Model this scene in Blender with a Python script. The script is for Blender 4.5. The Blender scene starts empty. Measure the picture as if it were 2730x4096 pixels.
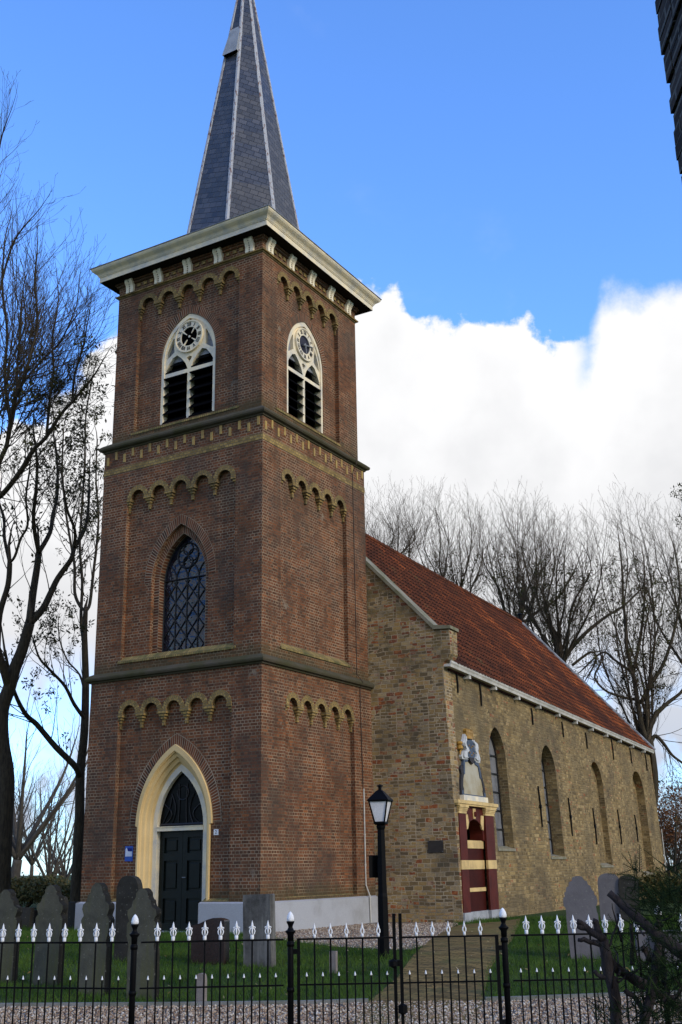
import bpy, bmesh, math, random
import numpy as np
from mathutils import Vector, Matrix
from mathutils.geometry import tessellate_polygon
R = math.radians
scene = bpy.context.scene
COL = scene.collection

# ------------------------------------------------------------------ camera
CAM = Vector((16.6081, -22.8106, 0.6196))
CR = Vector((0.858640875531349, 0.512346743714727, -0.015383792499718949))
CU = Vector((0.16736015126666254, -0.2518581352760033, 0.9531831195857879))
CF = Vector((-0.48448573419117147, 0.8210166221826513, 0.3020021183121591))
FPX = 4510.16
cd = bpy.data.cameras.new('camera'); cam = bpy.data.objects.new('camera', cd); COL.objects.link(cam)
cd.sensor_fit = 'VERTICAL'; cd.sensor_height = 36.0; cd.sensor_width = 24.0
cd.lens = FPX / 4096 * 36.0; cd.clip_start = 0.1; cd.clip_end = 3000
m = Matrix((CR, CU, -CF)).transposed().to_4x4(); m.translation = CAM
cam.matrix_world = m
scene.camera = cam
scene.view_settings.view_transform = 'Standard'; scene.view_settings.look = 'None'
scene.view_settings.exposure = 0.0; scene.view_settings.gamma = 1.0
scene.cycles.use_denoising = True
scene.cycles.max_bounces = 6

# ------------------------------------------------------------------ node helpers
class NT:
    def __init__(s, tree): s.t = tree; s.n = tree.nodes; s.l = tree.links
    def new(s, typ, **kw):
        n = s.n.new(typ)
        for k, v in kw.items(): setattr(n, k, v)
        return n
    def set(s, sock, v):
        if hasattr(v, 'is_output') or isinstance(v, bpy.types.NodeSocket): s.l.new(v, sock)
        else:
            if isinstance(v, (tuple, list)) and len(v) == 3 and sock.type == 'RGBA': v = (*v, 1)
            sock.default_value = v
    def math(s, op, a, b=None, clamp=False):
        n = s.new('ShaderNodeMath', operation=op); n.use_clamp = clamp
        s.set(n.inputs[0], a)
        if b is not None: s.set(n.inputs[1], b)
        return n.outputs[0]
    def mix(s, f, a, b, mode='MIX'):
        n = s.new('ShaderNodeMix', data_type='RGBA', blend_type=mode)
        s.set(n.inputs[0], f); s.set(n.inputs[6], a); s.set(n.inputs[7], b)
        return n.outputs[2]
    def noise(s, vec, scale, detail=4, rough=.55, dist=0):
        n = s.new('ShaderNodeTexNoise'); s.l.new(vec, n.inputs['Vector'])
        n.inputs['Scale'].default_value = scale; n.inputs['Detail'].default_value = detail
        n.inputs['Roughness'].default_value = rough; n.inputs['Distortion'].default_value = dist
        return n.outputs[0]
    def ramp(s, f, pts, interp='LINEAR'):
        n = s.new('ShaderNodeValToRGB'); s.l.new(f, n.inputs[0]); e = n.color_ramp.elements
        n.color_ramp.interpolation = interp
        while len(e) < len(pts): e.new(.5)
        for i, (p, c) in enumerate(pts):
            e[i].position = p; e[i].color = (*c, 1) if len(c) == 3 else c
        return n.outputs[0]
    def sstep(s, x, a, b):
        n = s.new('ShaderNodeMapRange', interpolation_type='SMOOTHSTEP'); s.set(n.inputs[0], x)
        n.inputs[1].default_value = a; n.inputs[2].default_value = b
        n.inputs[3].default_value = 0; n.inputs[4].default_value = 1
        return n.outputs[0]

# ------------------------------------------------------------------ sky
SUN_EL, SUN_AZ = R(26), R(102)        # azimuth measured from +Y towards +X
wd = bpy.data.worlds.new('World'); scene.world = wd; wd.use_nodes = True
w = NT(wd.node_tree); w.n.clear()
sky = w.new('ShaderNodeTexSky', sky_type='NISHITA'); sky.sun_disc = False
sky.sun_elevation = SUN_EL; sky.sun_rotation = SUN_AZ
sky.air_density = 1.0; sky.dust_density = 0.3; sky.ozone_density = 2.0
tc = w.new('ShaderNodeTexCoord'); sep = w.new('ShaderNodeSeparateXYZ'); w.l.new(tc.outputs['Generated'], sep.inputs[0])
az = w.math('ARCTAN2', sep.outputs[0], sep.outputs[1])
el = w.math('MULTIPLY', w.math('ARCSINE', sep.outputs[2]), 57.29578)
azn = w.math('DIVIDE', w.math('ADD', w.math('MULTIPLY', az, 57.29578), 60), 60, clamp=True)
fc = w.new('ShaderNodeFloatCurve'); w.l.new(azn, fc.inputs[1])
cpts = [(-60, 17.5), (-48.5, 20.9), (-46, 22.8), (-43, 26.0), (-38, 28.0), (-32, 29.8), (-29.4, 29.4), (-28.1, 28.9), (-26.5, 27.8), (-25.5, 27.0),
        (-24.4, 26.6), (-23.4, 27.2), (-22.2, 27.3), (-20.1, 27.0), (-18.8, 25.9), (-17.6, 24.9), (-16.4, 26.2), (-15.3, 27.9), (-13.3, 28.2), (-11.6, 28.4), (0, 30)]
cv = fc.mapping.curves[0]
for i, (a_, e_) in enumerate(cpts):
    x_, y_ = (a_ + 60) / 60, e_ / 40
    if i == 0: cv.points[0].location = (x_, y_)
    elif i == len(cpts) - 1: cv.points[1].location = (x_, y_)
    else: cv.points.new(x_, y_)
fc.mapping.update()
n1 = w.noise(tc.outputs['Generated'], 26, 7, .58)
n2 = w.noise(tc.outputs['Generated'], 9, 5, .5)
top = w.math('ADD', w.math('MULTIPLY', fc.outputs[0], 40), w.math('MULTIPLY', w.math('SUBTRACT', n1, .5), 4.6))
top = w.math('ADD', top, w.math('MULTIPLY', w.math('SUBTRACT', w.noise(tc.outputs['Generated'], 13, 2, .4), .5), 3.0))
dm = w.math('SUBTRACT', top, el)
dens = w.math('ADD', w.math('MULTIPLY', w.sstep(dm, -.1, .55), w.sstep(azn, .725, .70)), w.math('MULTIPLY', w.sstep(dm, -.4, 2.0), w.sstep(azn, .70, .725)))
wisp = w.math('MULTIPLY', w.sstep(w.noise(tc.outputs['Generated'], 5.0, 6, .6, .4), .60, .85), .16)
dens = w.math('MAXIMUM', dens, wisp)
# blue gaps low over the horizon
gap = w.math('MULTIPLY', w.sstep(w.noise(tc.outputs['Generated'], 11, 5, .55), .42, .60), w.sstep(el, 11.5, 6.0))
gap = w.math('MULTIPLY', gap, .85)
dens = w.math('MULTIPLY', dens, w.math('SUBTRACT', 1.0, gap))
shade = w.sstep(w.math('ADD', w.math('SUBTRACT', top, el), w.math('MULTIPLY', w.math('SUBTRACT', n2, .5), 22)), .5, 15)
lowb = w.sstep(el, 12.5, 3)
ccol = w.mix(shade, (10.3, 10.3, 10.4), (7.9, 7.95, 8.15))
ccol = w.mix(w.math('MULTIPLY', lowb, .75), ccol, (5.0, 5.9, 7.7))
blue = w.mix(1.0, sky.outputs[0], (1.80, 2.70, 4.1), 'MULTIPLY')
cc = w.mix(dens, blue, ccol)
bg = w.new('ShaderNodeBackground'); w.l.new(cc, bg.inputs[0]); bg.inputs[1].default_value = 0.1
wo = w.new('ShaderNodeOutputWorld'); w.l.new(bg.outputs[0], wo.inputs[0])

# ------------------------------------------------------------------ sun
sl = bpy.data.lights.new('sun', 'SUN'); sl.energy = 2.0; sl.angle = R(14); sl.color = (1, .93, .82)
so = bpy.data.objects.new('sun', sl); COL.objects.link(so)
sd = Vector((math.sin(SUN_AZ) * math.cos(SUN_EL), math.cos(SUN_AZ) * math.cos(SUN_EL), math.sin(SUN_EL)))
so.rotation_euler = sd.to_track_quat('Z', 'Y').to_euler(); so.location = (30, -20, 30)

# ------------------------------------------------------------------ materials
def material(name):
    mt = bpy.data.materials.new(name); mt.use_nodes = True
    n = NT(mt.node_tree); n.bsdf = n.n['Principled BSDF']; n.mat = mt
    n.tc = n.new('ShaderNodeTexCoord')
    return n
def bump(n, h, strength=.4, dist=.02):
    b = n.new('ShaderNodeBump'); n.set(b.inputs['Height'], h)
    b.inputs['Strength'].default_value = strength; b.inputs['Distance'].default_value = dist
    n.l.new(b.outputs[0], n.bsdf.inputs['Normal'])
def plain(name, col, rough=.7, var=.25, scale=6, col2=None, bmp=.15, spec=.15, metal=0, lo=.35, hi=.7, fine=60):
    n = material(name); o = n.tc.outputs['Object']
    c2 = col2 or tuple(c * (1 - var) for c in col)
    f = n.sstep(n.noise(o, scale, 6, .6), lo, hi)
    c = n.mix(f, col, c2)
    g = n.noise(o, fine, 3, .6)
    c = n.mix(1.0, c, n.ramp(g, [(.3, (.86, .86, .86)), (.7, (1.1, 1.1, 1.1))]), 'MULTIPLY')
    n.set(n.bsdf.inputs['Base Color'], c)
    n.bsdf.inputs['Roughness'].default_value = rough; n.bsdf.inputs['Metallic'].default_value = metal
    n.bsdf.inputs['Specular IOR Level'].default_value = spec
    if bmp: bump(n, g, bmp, .01)
    return n.mat
def bricks(name, ramp, mortar, irregular=False, *, bw=.215, rh=.066, ms=.008, squash=.5, sqf=2, off=.5, dist=0., patch=None, patch2=None, bmp=.5, rough=.85, grime=.35, smooth=.2, moss=None, streak=False):
    n = material(name); uv = n.tc.outputs['UV']; ob = n.tc.outputs['Object']
    vec = uv
    if dist:
        nz = n.new('ShaderNodeTexNoise'); n.l.new(uv, nz.inputs['Vector']); nz.inputs['Scale'].default_value = 3.2; nz.inputs['Detail'].default_value = 3
        vs = n.new('ShaderNodeVectorMath', operation='SUBTRACT'); n.l.new(nz.outputs['Color'], vs.inputs[0]); vs.inputs[1].default_value = (.5, .5, .5)
        vm = n.new('ShaderNodeVectorMath', operation='SCALE'); n.l.new(vs.outputs[0], vm.inputs[0]); vm.inputs['Scale'].default_value = dist
        va = n.new('ShaderNodeVectorMath', operation='ADD'); n.l.new(uv, va.inputs[0]); n.l.new(vm.outputs[0], va.inputs[1]); vec = va.outputs[0]
    b = n.new('ShaderNodeTexBrick'); n.l.new(vec, b.inputs['Vector'])
    b.inputs['Color1'].default_value = (0, 0, 0, 1); b.inputs['Color2'].default_value = (1, 1, 1, 1); b.inputs['Mortar'].default_value = (.5, .5, .5, 1)
    b.inputs['Scale'].default_value = 1; b.inputs['Mortar Size'].default_value = ms; b.inputs['Mortar Smooth'].default_value = smooth
    b.inputs['Brick Width'].default_value = bw; b.inputs['Row Height'].default_value = rh
    b.offset = off; b.squash = squash; b.squash_frequency = sqf
    bcol, bfac = b.outputs['Color'], b.outputs['Fac']
    if irregular:
        b2 = n.new('ShaderNodeTexBrick'); n.l.new(vec, b2.inputs['Vector']); b2.offset = .37; b2.squash = 1.5; b2.squash_frequency = 2
        b2.inputs['Color1'].default_value = (0, 0, 0, 1); b2.inputs['Color2'].default_value = (1, 1, 1, 1); b2.inputs['Mortar'].default_value = (.5, .5, .5, 1)
        b2.inputs['Scale'].default_value = 1; b2.inputs['Mortar Size'].default_value = ms*1.2; b2.inputs['Mortar Smooth'].default_value = smooth
        b2.inputs['Brick Width'].default_value = bw*.62; b2.inputs['Row Height'].default_value = rh*.74
        mk = n.sstep(n.noise(ob, 1.35, 3, .5, .6), .50, .512)
        bcol = n.mix(mk, bcol, b2.outputs['Color']); bfac = n.mix(mk, bfac, b2.outputs['Fac'])
        bcol = n.math('ADD', bcol, n.math('MULTIPLY', n.math('SUBTRACT', n.noise(uv, 9, 5, .7), .5), .42), True)
    c = n.ramp(bcol, ramp)
    if patch:
        f = n.sstep(n.noise(ob, patch[1], 6, .62), patch[2], patch[3]); c = n.mix(f, c, patch[0])
    if patch2:
        f = n.sstep(n.noise(ob, patch2[1], 5, .6, .5), patch2[2], patch2[3]); c = n.mix(f, c, patch2[0])
    g = n.noise(uv, 35, 4, .65)
    c = n.mix(1.0, c, n.ramp(g, [(.28, (.72, .72, .72)), (.72, (1.22, 1.22, 1.22))]), 'MULTIPLY')
    mc = n.mix(n.sstep(n.noise(ob, 1.5, 6, .68), .36, .66), tuple(x * (1.15 if streak else 1.15) for x in mortar), tuple(x * (.36 if streak else .6) for x in mortar))
    c = n.mix(bfac, c, mc)
    if grime:
        f = n.math('MULTIPLY', n.sstep(n.noise(ob, .7, 7, .65), .42, .72), grime)
        c = n.mix(f, c, (.055, .048, .042))
    if streak:
        mpn = n.new('ShaderNodeMapping'); n.l.new(ob, mpn.inputs[0]); mpn.inputs['Scale'].default_value = (2.2, 2.2, .30)
        f = n.math('MULTIPLY', n.sstep(n.noise(mpn.outputs[0], 1.4, 6, .68), .50, .70), .42); c = n.mix(f, c, (.060, .047, .034))
        f = n.math('MULTIPLY', n.sstep(n.noise(ob, 3.1, 6, .7), .60, .72), .35); c = n.mix(f, c, (.24, .10, .045))
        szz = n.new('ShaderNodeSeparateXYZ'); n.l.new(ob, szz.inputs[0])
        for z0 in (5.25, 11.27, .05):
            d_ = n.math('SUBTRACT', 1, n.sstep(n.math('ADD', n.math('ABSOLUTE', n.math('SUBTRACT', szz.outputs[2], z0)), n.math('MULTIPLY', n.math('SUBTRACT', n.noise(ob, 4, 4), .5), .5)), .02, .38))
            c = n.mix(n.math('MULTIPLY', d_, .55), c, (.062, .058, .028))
    if moss:
        sz = n.new('ShaderNodeSeparateXYZ'); n.l.new(ob, sz.inputs[0])
        f = n.math('MULTIPLY', n.sstep(n.math('ADD', n.noise(ob, 1.9, 7, .68), n.math('MULTIPLY', n.math('SUBTRACT', sz.outputs[2], 3.6), .032)), moss[1], moss[1] + .16), moss[2]); c = n.mix(f, c, moss[0])
    n.set(n.bsdf.inputs['Base Color'], c); n.bsdf.inputs['Roughness'].default_value = rough
    n.bsdf.inputs['Specular IOR Level'].default_value = .08
    h = n.math('ADD', n.math('MULTIPLY', n.math('SUBTRACT', 1, bfac), 1.0), n.math('MULTIPLY', g, .5))
    bump(n, h, bmp, .012)
    return n.mat

M = {}
M['brick'] = bricks('tower_brick', [(0, (.088, .041, .023)), (.25, (.126, .050, .025)), (.6, (.165, .062, .029)), (.85, (.197, .073, .032)), (1, (.255, .094, .037))],
                    (.30, .215, .135), bw=.20, rh=.0685, ms=.0085, dist=.012, streak=True, bmp=.5, patch=((.088, .052, .030), .6, .46, .85), patch2=((.25, .195, .14), 1.9, .655, .74), grime=.5)
M['ring'] = bricks('arch_brick', [(0, (.06, .030, .020)), (.5, (.135, .050, .025)), (1, (.21, .072, .032))], (.31, .235, .155), ms=.011, bw=.22, rh=.07, squash=1, off=0, bmp=.5, grime=.25)
M['yellow'] = bricks('yellow_brick', [(0, (.21, .14, .05)), (.5, (.32, .21, .07)), (1, (.40, .27, .095))], (.15, .12, .075), bw=.11, rh=.066, squash=1,
                     patch=((.12, .10, .045), 1.5, .5, .75), grime=.35)
M['yellow_sill'] = bricks('yellow_sill_brick', [(0, (.20, .145, .055)), (.5, (.29, .205, .07)), (1, (.36, .255, .09))], (.13, .105, .07), bw=.066, rh=.25, squash=1, off=0,
                     patch=((.10, .105, .035), 2.5, .45, .7), grime=.3)
M['stone_band'] = plain('mossy_stone', (.082, .068, .046), .9, .4, 2.2, (.060, .055, .024), .4)
M['plinth'] = plain('plinth_plaster', (.37, .37, .38), .85, .2, 1.3, (.28, .275, .265), .25, lo=.45, hi=.8)
M['cream'] = plain('cream_paint', (.66, .545, .36), .55, .15, 1.5, (.58, .47, .30), .05, fine=120)
M['ochre'] = plain('ochre_paint', (.70, .50, .235), .55, .15, 1.5, (.62, .43, .19), .05, fine=120)
M['offwhite'] = plain('offwhite_paint', (.86, .72, .48), .55, .15, 2.5, (.55, .52, .45), .08, fine=120)
M['bracket'] = plain('bracket_cream', (.88, .79, .60), .55, .12, 4, (.74, .64, .46), .08, fine=120)
M['white'] = plain('white_paint', (.78, .78, .78), .45, .1, 5, bmp=.0)
M['louver'] = plain('louver_board', (.004, .004, .005), .95, .3, 5, bmp=.1, spec=.02)
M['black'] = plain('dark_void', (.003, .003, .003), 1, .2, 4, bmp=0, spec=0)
M['numeral'] = plain('numeral_paint', (.03, .03, .03), .6, .2, 8, bmp=0)
M['lead'] = plain('grey_lead', (.27, .28, .30), .5, .4, 3.5, (.12, .125, .135), .2)
M['strip'] = None
n = material('peeling_white_paint'); o = n.tc.outputs['Object']
mp = n.new('ShaderNodeMapping'); n.l.new(o, mp.inputs[0]); mp.inputs['Scale'].default_value = (5, 5, 1.6)
f = n.sstep(n.noise(mp.outputs[0], 3.2, 6, .7), .535, .60)
n.set(n.bsdf.inputs['Base Color'], n.mix(f, n.mix(n.noise(o, 9), (.46, .46, .47), (.33, .33, .34)), (.16, .085, .065)))
n.bsdf.inputs['Roughness'].default_value = .7; M['strip'] = n.mat
def slate_mat():
    n = material('slate_shingle'); mpr = n.new('ShaderNodeMapping'); n.l.new(n.tc.outputs['UV'], mpr.inputs[0]); mpr.inputs['Rotation'].default_value = (0, 0, R(15)); uv = mpr.outputs[0]; ob = n.tc.outputs['Object']
    b = n.new('ShaderNodeTexBrick'); n.l.new(uv, b.inputs['Vector'])
    b.inputs['Color1'].default_value = (0, 0, 0, 1); b.inputs['Color2'].default_value = (1, 1, 1, 1); b.inputs['Mortar'].default_value = (.5, .5, .5, 1)
    b.inputs['Scale'].default_value = 1; b.inputs['Brick Width'].default_value = .23; b.inputs['Row Height'].default_value = .17
    b.inputs['Mortar Size'].default_value = .010; b.inputs['Mortar Smooth'].default_value = .3
    c = n.ramp(b.outputs['Color'], [(0, (.028, .030, .038)), (.5, (.048, .050, .059)), (1, (.078, .076, .082))])
    c = n.mix(n.sstep(n.noise(ob, 1.3, 6, .6), .45, .75), c, (.07, .066, .066))
    c = n.mix(b.outputs['Fac'], c, (.012, .012, .014))
    n.set(n.bsdf.inputs['Base Color'], c); n.bsdf.inputs['Roughness'].default_value = .42
    se = n.new('ShaderNodeSeparateXYZ'); n.l.new(uv, se.inputs[0])
    saw = n.math('SUBTRACT', 1.0, n.math('FRACT', n.math('DIVIDE', se.outputs[1], .17)))
    h = n.math('ADD', n.math('MULTIPLY', n.math('SUBTRACT', 1, b.outputs['Fac']), .6), n.math('MULTIPLY', saw, .9))
    bump(n, h, .7, .02); return n.mat
M['slate'] = slate_mat()
M['gable'] = bricks('gable_tuff', [(0, (.135, .098, .054)), (.14, (.165, .116, .060)), (.24, (.22, .15, .072)), (.40, (.30, .20, .085)), (.54, (.38, .25, .10)), (.66, (.27, .215, .14)), (.80, (.42, .30, .145)), (.87, (.33, .10, .034)), (.94, (.16, .06, .035)), (1, (.40, .27, .17))],
                    (.44, .35, .23), True, bw=.235, rh=.104, ms=.010, squash=.72, sqf=3, dist=.075, patch=((.10, .088, .06), .75, .50, .85), patch2=((.33, .21, .08), 1.1, .58, .95), bmp=1.0, grime=.35, smooth=.35, moss=((.075, .066, .035), .55, .55))
M['tuff'] = bricks('south_wall_tuff', [(0, (.13, .090, .043)), (.25, (.20, .137, .061)), (.55, (.262, .179, .077)), (.8, (.325, .228, .10)), (.965, (.43, .315, .155)), (.975, (.25, .08, .035)), (1, (.30, .10, .04))],
                   (.30, .23, .125), True, bw=.22, rh=.10, ms=.009, squash=.8, sqf=3, dist=.05, patch=((.145, .108, .058), .8, .45, .75), patch2=((.33, .25, .14), 1.5, .58, .82), bmp=1.0, grime=.5, smooth=.4)
def roof_mat():
    n = material('red_pantile'); uv = n.tc.outputs['UV']; ob = n.tc.outputs['Object']
    b = n.new('ShaderNodeTexBrick'); n.l.new(uv, b.inputs['Vector'])
    b.inputs['Color1'].default_value = (0, 0, 0, 1); b.inputs['Color2'].default_value = (1, 1, 1, 1); b.inputs['Mortar'].default_value = (.4, .4, .4, 1)
    b.inputs['Scale'].default_value = 1; b.inputs['Brick Width'].default_value = .22; b.inputs['Row Height'].default_value = .3; b.offset = 0
    b.inputs['Mortar Size'].default_value = .012; b.inputs['Mortar Smooth'].default_value = .5
    c = n.ramp(b.outputs['Color'], [(0, (.075, .023, .010)), (.35, (.15, .040, .014)), (.7, (.24, .062, .018)), (1, (.36, .10, .027))])
    se = n.new('ShaderNodeSeparateXYZ'); n.l.new(ob, se.inputs[0])
    f = n.sstep(n.math('ADD', n.noise(ob, .42, 8, .66), n.math('MULTIPLY', n.math('SUBTRACT', 13.0, se.outputs[1]), .010)), .38, .56)
    c = n.mix(n.math('MULTIPLY', f, .88), c, n.mix(n.sstep(n.noise(ob, 2.6, 6, .7), .4, .62), (.045, .018, .010), (.13, .038, .015)))
    f2 = n.sstep(n.noise(ob, 1.1, 6, .7), .60, .70); c = n.mix(n.math('MULTIPLY', f2, .6), c, (.115, .085, .035))
    c = n.mix(n.math('MULTIPLY', b.outputs['Fac'], .8), c, (.025, .016, .014))
    n.set(n.bsdf.inputs['Base Color'], c); n.bsdf.inputs['Roughness'].default_value = .8; n.bsdf.inputs['Specular IOR Level'].default_value = .12
    bump(n, n.noise(uv, 30, 3), .25, .01); return n.mat
M['roof'] = roof_mat()
M['gutter'] = plain('gutter_paint', (.60, .56, .50), .5, .3, 2.2, (.42, .40, .35), .1)
M['coping'] = plain('coping_stone', (.25, .225, .17), .9, .4, 2.5, (.15, .145, .08), .4)
M['maroon'] = plain('maroon_paint', (.092, .013, .007), .6, .35, 3, bmp=.15)
M['maroon_dark'] = plain('dark_maroon_panel', (.050, .007, .004), .6, .3, 3, bmp=.1, spec=.08)
M['portal_cream'] = plain('portal_cream', (.68, .48, .20), .6, .2, 3, (.46, .32, .14), .1)
M['greyblock'] = plain('grey_block', (.36, .37, .38), .8, .3, 4, bmp=.2)
M['tablet'] = plain('tablet_stone', (.42, .385, .295), .8, .3, 1.8, (.31, .25, .14), .2)
M['bluegrey'] = plain('bluegrey_carving', (.075, .10, .145), .6, .4, 6, bmp=.2)
M['darkcarve'] = plain('dark_carving', (.045, .042, .045), .7, .4, 6, bmp=.3)
M['gold'] = plain('gilding', (.42, .23, .045), .45, .4, 8, bmp=.2)
M['lionwhite'] = plain('carved_white', (.56, .56, .55), .6, .25, 8, bmp=.2)
M['door'] = plain('door_green', (.0045, .0085, .007), .4, .4, 4, bmp=.05, spec=.2)
def glass(name, col, rough=.06, sc=2.2, bs=.25, spec=.6, c2=None):
    n = material(name); o = n.tc.outputs['Object']
    n.set(n.bsdf.inputs['Base Color'], n.mix(n.sstep(n.noise(o, sc, 3), .4, .65), col, c2 or tuple(x * .35 for x in col)))
    n.bsdf.inputs['Roughness'].default_value = rough; n.bsdf.inputs['Specular IOR Level'].default_value = spec
    bump(n, n.noise(o, sc * 1.3, 2), bs, .05); return n.mat
M['glass'] = glass('leaded_glass', (.014, .018, .032), .10, 4.0, .8, .45)
M['glass_nave'] = glass('nave_glass', (.20, .20, .205), .25, 2.0, .2, .5, (.13, .13, .135))
M['glass_black'] = glass('fanlight_glass', (.003, .003, .003), .3, 2.0, .3, .08)
M['iron'] = plain('black_iron', (.003, .003, .0035), .55, .3, 20, bmp=.03, spec=.08)
M['latice'] = plain('glazing_bar', (.012, .012, .013), .45, .3, 20, bmp=.0, spec=.35)
M['lampglass'] = plain('opal_lamp_glass', (.70, .68, .68), .3, .1, 3, bmp=0)
M['cable'] = plain('cable_pipe', (.55, .52, .46), .5, .2, 5, bmp=0)
M['pipe'] = plain('rusty_conductor', (.07, .05, .04), .7, .3, 5, bmp=0)
M['sign_blue'] = plain('sign_blue', (.035, .10, .40), .35, .15, 8, bmp=0)
M['sign_dark'] = plain('sign_navy', (.006, .012, .16), .35, .15, 8, bmp=0)
M['sign_pale'] = plain('sign_pale', (.58, .62, .72), .35, .1, 8, bmp=0)
M['plaque'] = plain('bronze_plaque', (.045, .040, .036), .45, .3, 8, bmp=.1)
def stone(name, a, b, c, d=.5):
    n = material(name); o = n.tc.outputs['Object']
    col = n.mix(n.sstep(n.noise(o, 2.6, 7, .68), .38, .68), a, b)
    mp = n.new('ShaderNodeMapping'); n.l.new(o, mp.inputs[0]); mp.inputs['Scale'].default_value = (9, 9, 1.2)
    col = n.mix(n.math('MULTIPLY', n.sstep(n.noise(mp.outputs[0], 1.0, 5, .6), .45, .75), d), col, c)
    col = n.mix(n.math('MULTIPLY', n.sstep(n.noise(o, 26, 4, .6), .62, .72), .5), col, (.26, .25, .20))
    n.set(n.bsdf.inputs['Base Color'], col); n.bsdf.inputs['Roughness'].default_value = .85; n.bsdf.inputs['Specular IOR Level'].default_value = .12
    bump(n, n.noise(o, 40, 5, .7), .4, .012); return n.mat
M['grave'] = stone('lichened_slab', (.095, .092, .068), (.055, .054, .042), (.095, .095, .036), .75)
M['grave_dark'] = stone('dark_slab', (.036, .034, .030), (.022, .021, .018), (.045, .040, .026))
M['grave_pale'] = stone('pale_streaked_slab', (.115, .11, .10), (.05, .048, .045), (.21, .205, .19), .7)
M['grave_mauve'] = stone('mauve_slab', (.135, .125, .13), (.105, .098, .102), (.15, .14, .14), .4)
M['grave_edge'] = stone('blackened_edge', (.018, .017, .015), (.010, .010, .009), (.03, .028, .016), .5)
M['granite'] = plain('brown_granite', (.030, .014, .012), .22, .4, 30, bmp=0, spec=.6)
M['marker'] = plain('marker_stone', (.22, .19, .17), .9, .3, 6, bmp=.3)
def grass_mat(name, a, b, c):
    n = material(name); o = n.tc.outputs['Object']
    col = n.mix(n.sstep(n.noise(o, .9, 6, .6), .35, .65), a, b)
    col = n.mix(n.math('MULTIPLY', n.sstep(n.noise(o, 3.5, 5, .65), .55, .75), .6), col, c)
    col = n.mix(1.0, col, n.ramp(n.noise(o, 45, 3, .7), [(.3, (.55, .55, .55)), (.7, (1.4, 1.4, 1.4))]), 'MULTIPLY')
    n.set(n.bsdf.inputs['Base Color'], col); n.bsdf.inputs['Roughness'].default_value = .9
    n.bsdf.inputs['Specular IOR Level'].default_value = .15
    bump(n, n.noise(o, 30, 4, .7), .7, .05); return n.mat
M['lawn'] = grass_mat('lawn_ground', (.026, .05, .012), (.040, .066, .016), (.075, .075, .025))
M['blade'] = grass_mat('grass_blade', (.030, .074, .010), (.070, .128, .019), (.12, .125, .033))
def gravel_mat():
    n = material('gravel_bed'); o = n.tc.outputs['Object']
    v = n.new('ShaderNodeTexVoronoi'); n.l.new(o, v.inputs['Vector']); v.inputs['Scale'].default_value = 42
    se = n.new('ShaderNodeSeparateColor'); n.l.new(v.outputs['Color'], se.inputs[0])
    c = n.ramp(se.outputs[0], [(0, (.10, .075, .055)), (.35, (.20, .155, .115)), (.7, (.30, .245, .19)), (.92, (.40, .35, .30)), (1, (.5, .47, .43))])
    c = n.mix(n.sstep(v.outputs['Distance'], .35, .75), c, (.055, .045, .035))
    n.set(n.bsdf.inputs['Base Color'], c); n.bsdf.inputs['Roughness'].default_value = .9
    bump(n, n.math('SUBTRACT', 1, v.outputs['Distance']), 1.0, .03); return n.mat
M['gravel'] = gravel_mat()
def pebble_mat():
    n = material('pebble'); g = n.new('ShaderNodeNewGeometry')
    c = n.ramp(g.outputs['Random Per Island'], [(0, (.12, .070, .042)), (.3, (.27, .175, .105)), (.6, (.36, .265, .175)), (.85, (.46, .38, .28)), (1, (.60, .55, .46))])
    n.set(n.bsdf.inputs['Base Color'], c); n.bsdf.inputs['Roughness'].default_value = .8; return n.mat
M['pebble'] = pebble_mat()
M['path'] = bricks('path_brick', [(0, (.10, .066, .024)), (.5, (.18, .118, .042)), (1, (.26, .17, .06))], (.05, .05, .022), bw=.2, rh=.1, ms=.009, squash=1, dist=.02,
                   patch=((.20, .16, .05), .9, .48, .72), patch2=((.075, .078, .026), 1.8, .52, .72), grime=.2)
M['kerb'] = plain('concrete_edging', (.19, .19, .185), .9, .35, 3, (.12, .125, .10), .3)
def bark_mat(name, a, b):
    n = material(name); o = n.tc.outputs['Object']
    mp = n.new('ShaderNodeMapping'); n.l.new(o, mp.inputs[0]); mp.inputs['Scale'].default_value = (6, 6, 1.4)
    g = n.noise(mp.outputs[0], 3, 6, .7)
    n.set(n.bsdf.inputs['Base Color'], n.mix(n.sstep(g, .35, .7), a, b)); n.bsdf.inputs['Roughness'].default_value = .95
    n.bsdf.inputs['Specular IOR Level'].default_value = .1
    bump(n, g, .8, .05); return n.mat
M['bark'] = bark_mat('ash_bark', (.070, .056, .036), (.030, .025, .018))
M['twig'] = bark_mat('ash_twig', (.115, .085, .055), (.068, .052, .036))
M['twig_far'] = bark_mat('far_twig', (.115, .10, .08), (.08, .068, .055))
def leaf_mat(name, ramp, rough=.6):
    n = material(name); g = n.new('ShaderNodeNewGeometry')
    n.set(n.bsdf.inputs['Base Color'], n.ramp(g.outputs['Random Per Island'], ramp)); n.bsdf.inputs['Roughness'].default_value = rough
    n.bsdf.inputs['Specular IOR Level'].default_value = .05
    return n.mat
M['leaf'] = leaf_mat('ash_leaf', [(0, (.026, .026, .012)), (.5, (.045, .048, .018)), (1, (.075, .07, .025))])
M['leaf_red'] = leaf_mat('russet_leaf', [(0, (.10, .040, .020)), (.5, (.16, .065, .03)), (1, (.20, .10, .04))])
M['leaf_hedge'] = leaf_mat('hedge_leaf', [(0, (.045, .048, .018)), (.5, (.085, .085, .030)), (1, (.17, .12, .045))])
M['yew'] = leaf_mat('yew_needle', [(0, (.004, .009, .004)), (.6, (.009, .019, .007)), (1, (.026, .042, .013))], .85)
M['yew_bark'] = bark_mat('yew_bark', (.050, .041, .040), (.020, .016, .016))
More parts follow.
